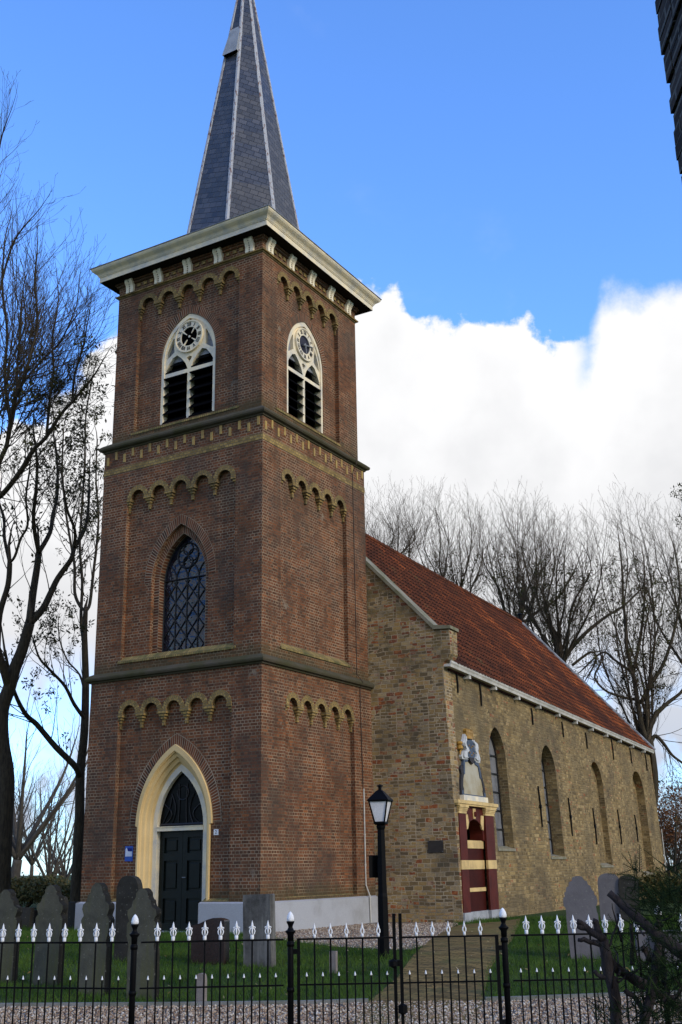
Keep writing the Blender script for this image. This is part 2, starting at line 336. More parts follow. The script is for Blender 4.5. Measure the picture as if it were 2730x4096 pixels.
M['litter'] = leaf_mat('fallen_leaf', [(0, (.16, .10, .04)), (.6, (.28, .20, .09)), (1, (.45, .40, .30))])
M['dark_brick'] = bricks('near_brick', [(0, (.022, .019, .017)), (.5, (.035, .028, .024)), (1, (.052, .040, .033))], (.10, .095, .085), bw=.21, rh=.075, ms=.010, squash=1, grime=.2, bmp=.8)
M['mortar'] = plain('old_mortar', (.11, .105, .095), .95, .4, 6, bmp=.3)
M['soldier'] = plain('soldier_yellow_brick', (.42, .285, .10), .85, .3, 4, (.30, .20, .08), .2)
M['hatch'] = plain('zinc_hatch', (.34, .35, .36), .5, .2, 3.5, (.26, .27, .28), .1)
M['soffit'] = plain('soffit_shade_brown', (.022, .018, .015), .9, .3, 6, bmp=.1, spec=.1)  # near-black brown that paints in the shade under the tower cornice
M['field'] = plain('far_field', (.16, .16, .06), .95, .3, .05, (.11, .125, .045), .0)

# ------------------------------------------------------------------ mesh helpers
Z = Vector((0, 0, 1))
class Frame:
    """u, v on the face, n outward"""
    def __init__(s, o, u, v, n): s.o, s.u, s.v, s.n = Vector(o), Vector(u), Vector(v), Vector(n)
    def __call__(s, a, b, c=0.): return s.o + s.u * a + s.v * b + s.n * c
class MB:
    def __init__(s): s.v = []; s.f = []; s.uv = {}
    def add(s, vs, fs, uvs=None):
        k = len(s.v); s.v += [tuple(x) for x in vs]
        for i, f in enumerate(fs):
            if uvs is not None: s.uv[len(s.f)] = [uvs[j] for j in f]
            s.f.append([k + j for j in f])
        return s
    def box(s, fr, a0, a1, b0, b1, c0, c1):
        vs = [fr(a, b, c) for c in (c0, c1) for a, b in ((a0, b0), (a1, b0), (a1, b1), (a0, b1))]
        return s.add(vs, [(3, 2, 1, 0), (4, 5, 6, 7), (0, 1, 5, 4), (1, 2, 6, 5), (2, 3, 7, 6), (3, 0, 4, 7)])
    def wbox(s, x0, x1, y0, y1, z0, z1): return s.box(WORLD, x0, x1, y0, y1, z0, z1)
    def plate(s, fr, outer, holes=(), c0=-.1, c1=0., back=False, sides=True, hole_sides=True, uvs=None):
        loops = [list(outer)] + [list(h) for h in holes]
        flat = [p for l in loops for p in l]; tri = tessellate_polygon([[Vector((p[0], p[1], 0)) for p in l] for l in loops])
        out = []
        for t in tri:
            a, b, c = [flat[i] for i in t]
            out.append(t if (b[0]-a[0])*(c[1]-a[1]) - (b[1]-a[1])*(c[0]-a[0]) > 0 else (t[0], t[2], t[1]))
        s.add([fr(p[0], p[1], c1) for p in flat], out, uvs)
        if back: s.add([fr(p[0], p[1], c0) for p in flat], [(a, c, b) for a, b, c in out])
        for li, l in enumerate(loops):
            if (li == 0 and not sides) or (li > 0 and not hole_sides): continue
            n_ = len(l); s.add([fr(p[0], p[1], c) for c in (c0, c1) for p in l], [(i, (i+1) % n_, n_ + (i+1) % n_, n_ + i) for i in range(n_)])
        return s
    def ring(s, fr, inner, outer, c0, c1, arcuv=False):
        n_ = len(inner); d = 0; ds = [0]
        for i in range(1, n_): d += math.dist(outer[i], outer[i-1]); ds.append(d)
        vs = [fr(*p, c1) for p in inner] + [fr(*p, c1) for p in outer]
        th = math.dist(inner[0], outer[0])
        uvs = [(0, x) for x in ds] + [(th, x) for x in ds] if arcuv else None
        s.add(vs, [(i, i+1, n_+i+1, n_+i) for i in range(n_-1)], uvs)
        for L in (inner, outer):
            s.add([fr(*p, c0) for p in L] + [fr(*p, c1) for p in L], [(i, i+1, n_+i+1, n_+i) for i in range(n_-1)])
        for i in (0, n_-1):
            s.add([fr(*inner[i], c0), fr(*outer[i], c0), fr(*outer[i], c1), fr(*inner[i], c1)], [(0, 1, 2, 3)])
        return s
    def loft(s, loops, closed=False, caps=False):
        n_ = len(loops[0]); k = [p for l in loops for p in l]; fs = []
        for i in range(len(loops)-1):
            for j in range(n_ if closed else n_-1):
                j2 = (j+1) % n_; fs.append((i*n_+j, i*n_+j2, (i+1)*n_+j2, (i+1)*n_+j))
        if caps: fs += [tuple(range(n_))[::-1], tuple(range((len(loops)-1)*n_, len(loops)*n_))]
        return s.add(k, fs)
    def band(s, hx, hy, prof, cx=0, cy=0):
        L = []
        for o, z in prof:
            x, y = hx+o, hy+o; L.append([(cx-x, cy-y, z), (cx+x, cy-y, z), (cx+x, cy+y, z), (cx-x, cy+y, z)])
        return s.loft(L, closed=True)
    def tube(s, pts, rad, k=8, caps=True):
        pts = [Vector(p) for p in pts]; N = len(pts)
        if not hasattr(rad, '__len__'): rad = [rad]*N
        t0 = (pts[1]-pts[0]).normalized(); x = t0.orthogonal().normalized(); loops = []
        for i, p in enumerate(pts):
            t = (pts[min(i+1, N-1)] - pts[max(i-1, 0)]).normalized()
            x = (x - t*x.dot(t)).normalized(); y = t.cross(x)
            loops.append([p + (x*math.cos(2*math.pi*j/k) + y*math.sin(2*math.pi*j/k))*rad[i] for j in range(k)])
        return s.loft(loops, True, caps)
    def lathe(s, o, prof, k=12, fr=None, sx=1., sy=1.):
        o = Vector(o)
        return s.loft([[o + Vector((r*math.cos(2*math.pi*j/k)*sx, r*math.sin(2*math.pi*j/k)*sy, z)) for j in range(k)] for r, z in prof], True, True)
    def prism(s, fr, poly, c0, c1): return s.plate(fr, poly, (), c0, c1, back=True)
    def mesh(s, name, mat, smooth=False, bevel=0):
        me = bpy.data.meshes.new(name); me.from_pydata(s.v, [], s.f); me.update()
        ul = me.uv_layers.new(name='UVMap').data
        co = me.vertices
        for p in me.polygons:
            if p.index in s.uv:
                for li, u in zip(p.loop_indices, s.uv[p.index]): ul[li].uv = u
                continue
            n_ = p.normal; ax = max(range(3), key=lambda i: abs(n_[i]) + (.0001 if i < 2 else 0))
            for li in p.loop_indices:
                c = co[me.loops[li].vertex_index].co
                ul[li].uv = (c.y, c.z) if ax == 0 else (c.x, c.z) if ax == 1 else (c.x, c.y)
        bm = bmesh.new(); bm.from_mesh(me); bmesh.ops.recalc_face_normals(bm, faces=bm.faces); bm.to_mesh(me); bm.free()
        if smooth:
            for p in me.polygons: p.use_smooth = True
        for mt in (mat if isinstance(mat, list) else [mat]): me.materials.append(mt)
        return me
    def build(s, name, mat, parent=None, smooth=False, label=None, bevel=0):
        o = bpy.data.objects.new(name, s.mesh(name, mat, smooth)); COL.objects.link(o)
        if parent: o.parent = parent
        if label: o['label'] = label
        if bevel:
            b = o.modifiers.new('bevel', 'BEVEL'); b.width = bevel; b.segments = 2; b.limit_method = 'ANGLE'
        return o
WORLD = Frame((0, 0, 0), (1, 0, 0), (0, 1, 0), (0, 0, 1))
def tag(o, label=None, cat=None, group=None, kind=None):
    if label: o['label'] = label
    if cat: o['category'] = cat
    if group: o['group'] = group
    if kind: o['kind'] = kind
    return o
def thing(name, label, cat, loc=(0, 0, 0), rz=0, group=None):
    o = bpy.data.objects.new(name, None); COL.objects.link(o); o.empty_display_size = .2
    o.location = loc; o.rotation_euler = (0, 0, rz); return tag(o, label, cat, group)
def copy_tree(o, parent=None):
    c = o.copy(); COL.objects.link(c)
    if parent: c.parent = parent
    for ch in list(o.children): copy_tree(ch, c)
    return c
def arch(cx, hw, zs, za, zb, n=14, pointed=True):
    """open outline from bottom left over the apex to bottom right (anticlockwise seen reversed)"""
    H = za - zs; P = [(cx-hw, zb)] if zb is not None else []
    if pointed:
        r = (hw*hw + H*H) / (2*hw)
        t1 = math.atan2(H, r-hw)
        L = [(cx - hw + r - r*math.cos(t1*i/n), zs + r*math.sin(t1*i/n)) for i in range(n+1)]
        P += L + [(2*cx - x, z) for x, z in L[::-1][1:]]
    else:
        P += [(cx - hw*math.cos(math.pi*i/(2*n)), zs + H*math.sin(math.pi*i/(2*n))) for i in range(2*n+1)]
    if zb is not None: P.append((cx+hw, zb))
    return P

# ------------------------------------------------------------------ ground shape and picture-to-ground helpers
FH = Vector((CF.x, CF.y, 0)).normalized()
def ground(x, y):
    s = (x-CAM.x)*FH.x + (y-CAM.y)*FH.y
    t = min(1, max(0, (s-11.5)/10.5)); t = t*t*(3-2*t)
    return -.93 + .31*t
def ray(px, py): return CF*FPX + CR*(px-1365) + CU*(2048-py)
def gp(px, py, lift=0.):
    d = ray(px, py); z = -.75
    for _ in range(12):
        t = (z-CAM.z)/d.z; p = CAM + d*t; z = ground(p.x, p.y)
    return Vector((p.x, p.y, z+lift))
def dp(px, py, depth):
    d = ray(px, py); return CAM + d*(depth/d.dot(FH))
def depth_of(p): return (Vector(p)-CAM).dot(FH)

# ================================================================== SETTING: ground, path, gravel
def grid_sheet(name, mat, xs, ys, lift=0.):
    vs = [(x, y, ground(x, y)+lift) for y in ys for x in xs]; nx = len(xs)
    fs = [(j*nx+i, j*nx+i+1, (j+1)*nx+i+1, (j+1)*nx+i) for j in range(len(ys)-1) for i in range(nx-1)]
    mb = MB(); mb.add(vs, fs); return tag(mb.build(name, mat, smooth=True), kind='structure')
gx = [-900, -300, -120, -60] + [-40 + i for i in range(81)] + [60, 120, 300, 900]
grid_sheet('lawn', M['lawn'], gx, gx)
def poly_sheet(name, mat, pts, lift, step=.35):
    """ground-hugging sheet with a given plan outline"""
    bm = bmesh.new()
    vs = [bm.verts.new((p[0], p[1], 0)) for p in pts]; bm.faces.new(vs)
    xs = [p[0] for p in pts]; ys = [p[1] for p in pts]
    for lo, hi, no in ((min(xs), max(xs), (1, 0, 0)), (min(ys), max(ys), (0, 1, 0))):
        q = lo + step
        while q < hi:
            bmesh.ops.bisect_plane(bm, geom=bm.verts[:]+bm.edges[:]+bm.faces[:], plane_co=(q*no[0], q*no[1], 0), plane_no=no); q += step
    bmesh.ops.triangulate(bm, faces=[f for f in bm.faces if len(f.verts) > 4])
    for v in bm.verts: v.co.z = ground(v.co.x, v.co.y) + lift
    bm.normal_update()
    mb = MB(); bm.verts.index_update()
    mb.add([v.co.copy() for v in bm.verts], [[v.index for v in f.verts] for f in bm.faces]); bm.free()
    return tag(mb.build(name, mat, smooth=True), kind='structure')
def xy(px, py): p = gp(px, py); return (p.x, p.y)
kerb_l = [xy(x, y) for x, y in ((-500, 4040), (0, 4031), (700, 4027), (1200, 4021), (1474, 4013))]
kerb_r = [xy(x, y) for x, y in ((1943, 4007), (2060, 4004), (2380, 3992), (2800, 3978), (3400, 3965))]
near_l = (xy(-1200, 4700), xy(4200, 4500))
GRAVEL_STRIP = kerb_l + [(kerb_l[-1][0]+.6, kerb_l[-1][1]+.3)] + kerb_r + [near_l[1], near_l[0]]
poly_sheet('gravel_strip', M['gravel'], GRAVEL_STRIP, .006)
PATH = [xy(*p) for p in ((1330, 4190), (1403, 4096), (1474, 4013), (1590, 3915), (1650, 3830), (1720, 3765), (1790, 3717), (1850, 3700), (1990, 3690), (2085, 3676), (2079, 3700), (2050, 3765),
        (1990, 3835), (1962, 3880), (1940, 3970), (1920, 4060), (1905, 4190))]
poly_sheet('brick_path', M['path'], PATH, .016)
GRAVEL_PATCH = [xy(*p) for p in ((1060, 3752), (1110, 3762), (1200, 3772), (1330, 3789), (1500, 3797), (1640, 3803), (1705, 3782), (1722, 3764), (1800, 3716))] + [(4.9, 2.0), (4.2, 3.0), (2.2, 2.6), (2.3, -2.3)]
poly_sheet('gravel_patch', M['gravel'], GRAVEL_PATCH, .010)
for L in (kerb_l, kerb_r):
    mb = MB()
    for a, b in zip(L, L[1:]):
        d = (Vector(b)-Vector(a)).normalized(); nn = Vector((-d.y, d.x))*.035
        za, zb = ground(*a), ground(*b)
        mb.add([(a[0]+s_*nn.x, a[1]+s_*nn.y, za+h) for h in (-.1, .05) for s_ in (-1, 1)] + [(b[0]+s_*nn.x, b[1]+s_*nn.y, zb+h) for h in (-.1, .05) for s_ in (-1, 1)],
               [(0, 1, 3, 2), (4, 6, 7, 5), (0, 2, 6, 4), (1, 5, 7, 3), (2, 3, 7, 6)])
    tag(mb.build('kerb_strip', M['kerb']), kind='structure')

# ================================================================== CHURCH TOWER
ASP = .98
T = thing('church_tower', 'tall brown brick church tower with clocks and a grey slate spire', 'church tower', (0, 0, -.62))
T.location = (0, 0, 0)
H1, H2, H3 = 2.5, 2.465, 2.349
def faces(h):
    hy = h*ASP
    return dict(W=Frame((0, -hy, 0), (1, 0, 0), (0, 0, 1), (0, -1, 0)), S=Frame((h, 0, 0), (0, 1, 0), (0, 0, 1), (1, 0, 0)),
                E=Frame((0, hy, 0), (-1, 0, 0), (0, 0, 1), (0, 1, 0)), N=Frame((-h, 0, 0), (0, -1, 0), (0, 0, 1), (-1, 0, 0)))
REC = .12
def frieze_hole(a0, a1, zb, ztop, nb=5):
    w_ = (a1-a0)/nb; ro = w_/2 - .001; ri = ro - .125; zs = ztop - ro
    P = [(a1, zb), (a1, zs)]
    for i in range(nb-1, -1, -1):
        c = a0 + w_*(i+.5)
        P += [(c + ri*math.cos(math.pi*k/10), zs + ri*math.sin(math.pi*k/10)) for k in range(11)]
    P += [(a0, zs), (a0, zb)]
    return P, zs, w_, ri, ro
def stage(idx, h, z0, z1, panels):
    """one storey: front plates with the arcaded panel cut out, recessed core walls"""
    F = faces(h); mb = MB(); hy = h*ASP
    for key, pn in panels.items():
        fr = F[key]; half = h if key in 'WN' and key in 'WEN' and key != 'S' else h
        half = h if key in ('W', 'E') else hy
        a0, a1, zb, zt, opening = pn
        hole, zs, w_, ri, ro = frieze_hole(a0, a1, zb, zt)
        mb.plate(fr, [(-half, z0), (half, z0), (half, z1), (-half, z1)], [hole], -REC, 0, sides=False)
        core = [(a0-.05, zb-.05), (a1+.05, zb-.05), (a1+.05, zt), (a0-.05, zt)]
        mb.plate(fr, core, [opening] if opening else [], -REC-.3, -REC, sides=False)
        fz = MB()
        for i in range(5):
            c = a0 + w_*(i+.5)
            arc = lambda r: [(c + r*math.cos(math.pi*k/10), zs + r*math.sin(math.pi*k/10)) for k in range(11)]
            fz.ring(fr, arc(ri), arc(ro), -REC, .014, arcuv=True)
        for i in range(6):
            c = a0 + w_*i; hw = w_/2 - ri
            lo = c if i == 0 else c-hw; hi = c if i == 5 else c+hw
            y0 = zs
            for wd_, ht, dep in ((1.0, .065, .03), (.72, .06, .0), (.46, .06, -.03), (.26, .15, -.06)):
                fz.box(fr, max(lo, c-hw*wd_), min(hi, c+hw*wd_), y0-ht, y0, -REC-.01, dep); y0 -= ht
        fz.build('arch_frieze', M['yellow'], T)
    for key in ('E', 'N'):
        fr = F[key]; half = h if key == 'E' else hy
        mb.plate(fr, [(-half, z0), (half, z0), (half, z1), (-half, z1)], (), -.1, 0, sides=False)
    mb.build('stage_wall', M['brick'], T)
DOOR_C, DOOR_HW = .085, 1.02
door_open = arch(DOOR_C, DOOR_HW, 1.62, 3.31, -.85, 16)[::-1]
W2C, W2HW = .0, .86
st2_open = arch(W2C, W2HW, 7.30, 8.66, 5.50, 14)[::-1]
bw_open = lambda c: arch(c, .87, 13.22, 14.38, 11.42, 14)[::-1]
stage(1, H1, -.9, 5.03, dict(W=(-1.60, 1.70, -.86, 4.50, door_open), S=(-1.50, 1.56, .05, 4.49, None)))
stage(2, H2, 5.20, 10.97, dict(W=(-1.64, 1.70, 5.46, 9.86, st2_open), S=(-1.63, 1.42, 5.50, 9.87, None)))
BWW, BWS = -.02, -.15
stage(3, H3, 11.20, 15.87, dict(W=(-1.64, 1.65, 11.40, 15.27, bw_open(BWW)), S=(-1.64, 1.34, 11.42, 15.24, bw_open(BWS))))
# plinth with a gap for the door
mb = MB(); PX, PY = H1+.07, H1*ASP+.07
fw_ = Frame((0, -PY, 0), (1, 0, 0), (0, 0, 1), (0, -1, 0))
for a0, a1 in ((-PX, DOOR_C-1.03), (DOOR_C+.86, PX)):
    mb.plate(fw_, [(a0, -.9), (a1, -.9), (a1, -.03), (a0, -.03)], (), -.45, 0)
    mb.add([fw_(a0, -.03, -.0), fw_(a1, -.03, 0), fw_(a1, 0.0, -.07), fw_(a0, 0.0, -.07)], [(0, 1, 2, 3)])
for fr, hf in ((Frame((PX, 0, 0), (0, 1, 0), (0, 0, 1), (1, 0, 0)), PY), (Frame((-PX, 0, 0), (0, -1, 0), (0, 0, 1), (-1, 0, 0)), PY), (Frame((0, PY, 0), (-1, 0, 0), (0, 0, 1), (0, 1, 0)), PX)):
    mb.plate(fr, [(-hf, -.9), (hf, -.9), (hf, -.03), (-hf, -.03)], (), -.3, 0, sides=False)
    mb.add([fr(-hf, -.03, 0), fr(hf, -.03, 0), fr(hf, 0, -.07), fr(-hf, 0, -.07)], [(0, 1, 2, 3)])
mb.build('plinth', M['plinth'], T)
# sloping brick-on-edge sills under the panels
def slope_sill(fr, a0, a1, z, dep0, dep1, h=.13):
    mb = MB(); mb.add([fr(a0, z, dep1), fr(a1, z, dep1), fr(a1, z+h, dep0), fr(a0, z+h, dep0)], [(0, 1, 2, 3)], [(a0, 0), (a1, 0), (a1, .12), (a0, .12)])
    mb.add([fr(a0, z-.05, dep1), fr(a1, z-.05, dep1), fr(a1, z, dep1), fr(a0, z, dep1)], [(0, 1, 2, 3)])
    mb.add([fr(a0, z-.03, dep0), fr(a0, z-.03, dep1), fr(a0, z, dep1), fr(a0, z+h, dep0)], [(0, 1, 2, 3)]); mb.add([fr(a1, z-.03, dep0), fr(a1, z-.03, dep1), fr(a1, z, dep1), fr(a1, z+h, dep0)], [(0, 1, 2, 3)])
    mb.build('sill', M['yellow_sill'], T)
F1, F2, F3 = faces(H1), faces(H2), faces(H3)
slope_sill(F2['W'], -1.70, 1.76, 5.44, -REC-.01, .03); slope_sill(F2['S'], -1.67, 1.47, 5.48, -REC-.01, .03)
slope_sill(F3['W'], -1.72, 1.69, 11.36, -REC-.05, .02); slope_sill(F3['S'], -1.68, 1.37, 11.38, -REC-.05, .02)
slope_sill(F1['W'], -1.60, DOOR_C-1.0, .012, -REC-.01, .004, .06); slope_sill(F1['W'], DOOR_C+.9, 1.70, .012, -REC-.01, .004, .06); slope_sill(F1['S'], -1.50, 1.56, .012, -REC-.01, .004, .06)
# string courses, yellow band, ledge, cornice
mb = MB(); mb.band(H1, H1*ASP, [(.0, 4.975), (.035, 4.98), (.045, 5.01), (.10, 5.03), (.115, 5.07), (.115, 5.10), (.05, 5.165), (-.034, 5.21)]); mb.build('string_course', M['stone_band'], T)
mb = MB(); mb.band(H2, H2*ASP, [(.0, 10.905), (.03, 10.91), (.04, 10.94), (.10, 10.965), (.125, 11.0), (.125, 11.045), (.05, 11.11), (-.115, 11.215)]); mb.build('string_course', M['stone_band'], T)
mb = MB(); mb.band(H2, H2*ASP, [(-.01, 10.295), (.008, 10.295), (.008, 10.452), (-.01, 10.452)]); mb.build('yellow_band', M['yellow'], T)
for fr, hf in ((F2['W'], H2), (F2['S'], H2*ASP)):
    nb = 18; mb = MB()
    for i in range(nb):
        a = -hf + .12 + (2*hf-.24)*i/(nb-1); z = 10.57 + (.11 if i % 2 else 0)
        mb.box(fr, a-.036, a+.036, z, z+.22, -.01, .016)
    mb.build('soldier_brick_course', M['soldier'], T)
mb = MB(); mb.band(H3, H3*ASP, [(0, 15.37), (.02, 15.375), (.03, 15.405), (.07, 15.41), (.075, 15.445), (0, 15.475)]); mb.build('ledge', M['yellow'], T)
mb = MB(); mb.band(H3, H3*ASP, [(-.05, 15.83), (.378, 15.83), (.378, 15.97), (.395, 15.97), (.395, 15.985), (.41, 16.0), (.425, 16.03), (.45, 16.06), (.49, 16.09), (.53, 16.125), (.555, 16.165), (.56, 16.20)])
mb.build('cornice', M['offwhite'], T)
mb = MB(); mb.band(H3, H3*ASP, [(-.02, 15.826), (.374, 15.826)]); mb.build('soffit_shade_sheet', M['soffit'], T)  # added dark sheet below the cornice, its shade put into the colour
mb = MB(); mb.band(H3, H3*ASP, [(.556, 16.202), (.58, 16.205), (.58, 16.222), (.54, 16.235), (-.3, 16.36), (-.6, 16.45)]); mb.build('cornice_roof', M['lead'], T)
mb = MB(); mb.band(H3, H3*ASP, [(0, 15.70), (.05, 15.71), (.05, 15.76), (.09, 15.77), (.09, 15.82), (0, 15.825)]); mb.build('frieze_moulding', M['brick'], T)
# brackets under the cornice
BRW = [-1.93, -.95, .03, 1.01, 1.99]; BRS = [-2.04, -1.07, -.09, .88, 1.84]
prof = [(0, 0), (.065, 0), (.08, .05), (.072, .11), (.076, .18), (.10, .25), (.14, .31), (.155, .36), (.15, .40), (.12, .428), (0, .428)]
def bracket(fr, a):
    mb = MB(); hw = .12; zb = 15.42
    side = [(c, z) for c, z in prof]
    for x0, x1 in ((-hw, -.035), (.035, hw)):
        mb.loft([[fr(a+x, zb + z, c) for c, z in side] for x in (x0, x1)], True, True)
    mb.loft([[fr(a+x, zb + z, max(0, c-.012)) for c, z in side] for x in (-.035, .035)], True, True)
    for k in range(1, len(prof)-3):
        (c0, z0), (c1, z1) = prof[k], prof[k+1]
    b = mb.build('bracket', M['bracket'], T)
    bd = MB()
    for k in range(6):
        z = .03 + k*.055; c = np.interp(z, [p[1] for p in prof[1:9]], [p[0] for p in prof[1:9]])
        bd.lathe(fr(a, zb+z+.02, c-.008), [(0, -.018), (.016, -.009), (.016, .009), (0, .018)], 6)
    bd.build('bead_row', M['pipe'], b)
for a in BRW: bracket(F3['W'], a)
for a in BRS: bracket(F3['S'], a)
mb = MB()
for fr, L in ((F3['W'], BRW), (F3['S'], BRS)):
    for a, b in zip(L, L[1:]):
        for k in range(3):
            c = a + (b-a)*(.28 + .22*k); mb.box(fr, c-.055, c+.055, 15.575, 15.675, -.01, .03)
mb.build('yellow_blocks', M['yellow'], T)
# brick arch rings over the openings
def arch_ring(fr, c, hw, zs, za, t, c0, c1, legs=None, name='arch_ring', n=26):
    mb = MB(); i_ = arch(c, hw, zs, za, legs, n); o_ = arch(c, hw+t, zs, za+t*1.12, legs, n)
    mb.ring(fr, i_, o_, c0, c1, arcuv=True); mb.build(name, M['ring'], T)
arch_ring(F1['W'], DOOR_C, DOOR_HW+.05, 1.66, 3.385, .24, -REC-.02, -REC+.008)
arch_ring(F2['W'], W2C, W2HW, 7.30, 8.66, .22, -REC-.02, -REC+.008)
arch_ring(F3['W'], BWW, .87, 13.22, 14.38, .21, -REC-.02, -REC+.008)
arch_ring(F3['S'], BWS, .87, 13.22, 14.38, .21, -REC-.02, -REC+.008)
# ---- portal of the tower
fr = F1['W']; mb = MB()
seq = [(1.02, 3.31, -REC-.02), (1.07, 3.385, -REC+.012), (1.07, 3.385, -.045), (.975, 3.245, -.045), (.965, 3.23, -.075), (.955, 3.215, -.075), (.945, 3.20, -.12), (.905, 3.15, -.14), (.885, 3.12, -.15), (.875, 3.11, -.20),
       (.825, 3.04, -.23), (.805, 3.015, -.24), (.795, 3.0, -.29), (.765, 2.96, -.31)]
mb2 = MB()
L = []
for hw, za, c in seq:
    cc = DOOR_C + (0 - .0)*0
    top_ = arch(cc, hw, 1.62, za, None, 16)
    hwl = hw if hw < 1.0 else hw-.05
    L.append([fr(cc-hwl, -.02, c), fr(cc-hwl, 1.60, c)] + [fr(a, z, c) for a, z in top_] + [fr(cc+hwl, 1.60, c), fr(cc+hwl, -.02, c)])
mb.loft(L); mb.build('portal_surround', M['ochre'], T)
ic = DOOR_C; IC = -.31
mb = MB(); mb.ring(fr, arch(ic, .655, 1.58, 2.80, -.62, 16), arch(ic, .775, 1.62, 2.97, -.62, 16), IC-.14, IC)
o_ = mb.build('door_frame', M['offwhite'], T)
mb = MB(); mb.box(fr, ic-.66, ic+.66, 1.50, 1.585, IC-.12, IC+.012); mb.box(fr, ic-.66, ic+.66, 1.585, 1.60, IC-.1, IC+.03); mb.build('transom', M['offwhite'], T)
mb = MB(); mb.plate(fr, arch(ic, .66, 1.6, 2.81, 1.6, 14)[::-1], (), IC-.2, IC-.10); fl = mb.build('fanlight', M['glass_black'], T)
mb = MB()
tb = lambda pts, r=.014, c=IC-.085: mb.tube([fr(a, z, c) for a, z in pts], r, 5)
tb([(ic-.62, 1.64), (ic+.62, 1.64)], .03); tb([(ic-.60, 1.62)] + [(ic-.60+.28*math.sin(t*.31), 1.62+.62*t/5) for t in range(1, 6)], .016)
for s_ in (-1, 1):
    for k in (0, 1, 2):
        x = ic + s_*(.12 + .2*k); tb([(x, 1.63)] + [(x - s_*(.02+.10*k)*math.sin(math.pi*t/6) , 1.63 + (.9-.22*k)*t/6) for t in range(1, 7)])
tb([(ic + .16*math.cos(t*.524), 2.33 + .16*math.sin(t*.524)) for t in range(13)])
mb.build('tracery', M['latice'], fl)
for s_ in (-1, 1):
    mb = MB(); x0, x1 = (ic-.655, ic-.004) if s_ < 0 else (ic+.004, ic+.655)
    holes = []; xa, xb = x0+.13, x1-.13
    pn = [(xa, xb, 1.02, 1.36), (xa, xb, .22, .86), (xa, xb, -.46, .06)]
    hl = [[(a, c_), (a, d_), (b, d_), (b, c_)] for a, b, c_, d_ in pn]
    mb.plate(fr, [(x0, -.62), (x1, -.62), (x1, 1.50), (x0, 1.50)], hl, IC-.17, IC-.12)
    mb.plate(fr, [(x0, -.62), (x1, -.62), (x1, 1.5), (x0, 1.5)], (), IC-.22, IC-.165)
    dl = mb.build('door_leaf', M['door'], T)
    for a, b, c_, d_ in pn:
        q = MB(); q.box(fr, a+.05, b-.05, c_+.05, d_-.05, IC-.17, IC-.135); q.build('panel', M['door'], dl, bevel=.012)
    if s_ > 0:
        q = MB(); q.tube([fr(ic+.05, .50, IC-.10), fr(ic+.05, .50, IC-.07)], .012, 6); q.tube([fr(ic+.05, .50, IC-.065), fr(ic+.14, .50, IC-.065)], .010, 6); q.build('handle', M['lead'], dl)
mb = MB(); mb.box(fr, ic-.95, ic+.86, -.75, -.615, IC-.2, .12); mb.build('threshold', M['greyblock'], T)
mb = MB(); mb.box(fr, ic-.9, ic+.9, -.9, 3.2, -1.2, -1.0); mb.build('inner_dark', M['black'], T)
# ---- leaded window of the second storey
fr = F2['W']
mb = MB(); mb.ring(fr, arch(W2C, .70, 7.30, 8.44, 5.5, 16), arch(W2C, .862, 7.30, 8.665, 5.5, 16), -REC-.34, -REC-.11, arcuv=True); mb.build('reveal_order', M['ring'], T)
mb = MB(); mb.plate(fr, arch(W2C, .71, 7.30, 8.45, 5.45, 14)[::-1], (), -REC-.34, -REC-.31); wi = mb.build('leaded_window', M['glass'], T)
mb = MB(); GC = -REC-.295
def bar(pts, r=.016): mb.tube([fr(a, z, GC) for a, z in pts], r, 5)
bar([(-.70, 7.36), (.70, 7.36)], .02)
for x in (-.34, 0, .34): bar([(x, 5.5), (x, 7.36)], .014)
for k in range(-4, 12):
    for s_ in (-1, 1):
        p = []
        for t in range(25):
            x = -.70 + 1.4*t/24; z = 5.5 + (x*s_ + .70)*1.24 + (k-2)*.435
            if 5.5 <= z <= 7.36: p.append((x, z))
        if len(p) > 1: bar(p, .013)
circ = lambda cx, cz, r: [(cx + r*math.cos(t*math.pi/10), cz + r*math.sin(t*math.pi/10)) for t in range(21)]
bar(circ(0, 7.93, .315), .018)
for dx, dz in ((0, .16), (0, -.16), (.16, 0), (-.16, 0)): bar(circ(dx, 7.93+dz, .145), .012)
for x0 in (-.34, 0, .34):
    for s_ in (-1, 1):
        bar([(x0 + s_*.36*(1-math.cos(t*.22)), 7.36 + .40*math.sin(t*.22)) for t in range(7)], .014)
bar([(a, z) for a, z in arch(W2C, .69, 7.30, 8.43, 5.5, 12)], .02)
mb.build('lattice', M['latice'], wi)
# ---- belfry windows with clocks
def numeral(mb, fr, cx, cz, ang, txt, h, c):
    """roman numeral strokes standing radially"""
    u = Vector((math.cos(ang), math.sin(ang))); t = Vector((u.y, -u.x)); wch = {'I': .034, 'V': .064, 'X': .064}
    tot = sum(wch[k] for k in txt); x = -tot/2
    def stroke(a, b, w_):
        a, b = Vector(a), Vector(b); d = (b-a).normalized(); q = Vector((-d.y, d.x))*w_/2
        P = [a-q, b-q, b+q, a+q]; W_ = [Vector((cx, cz)) + t*p.x + u*(p.y+.338) for p in P]
        mb.prism(fr, [(p.x, p.y) for p in W_], c, c+.006)
    for k in txt:
        w_ = wch[k]; m_ = x + w_/2; r0, r1 = -h/2, h/2
        if k == 'I': stroke((m_, r0), (m_, r1), .018)
        elif k == 'V': stroke((m_, r0), (m_-.024, r1), .018); stroke((m_, r0), (m_+.024, r1), .011)
        else: stroke((m_-.028, r0), (m_+.024, r1), .011); stroke((m_+.024, r0), (m_-.024, r1), .018)
        x += w_
NUM = ['XII', 'I', 'II', 'III', 'IIII', 'V', 'VI', 'VII', 'VIII', 'IX', 'X', 'XI']
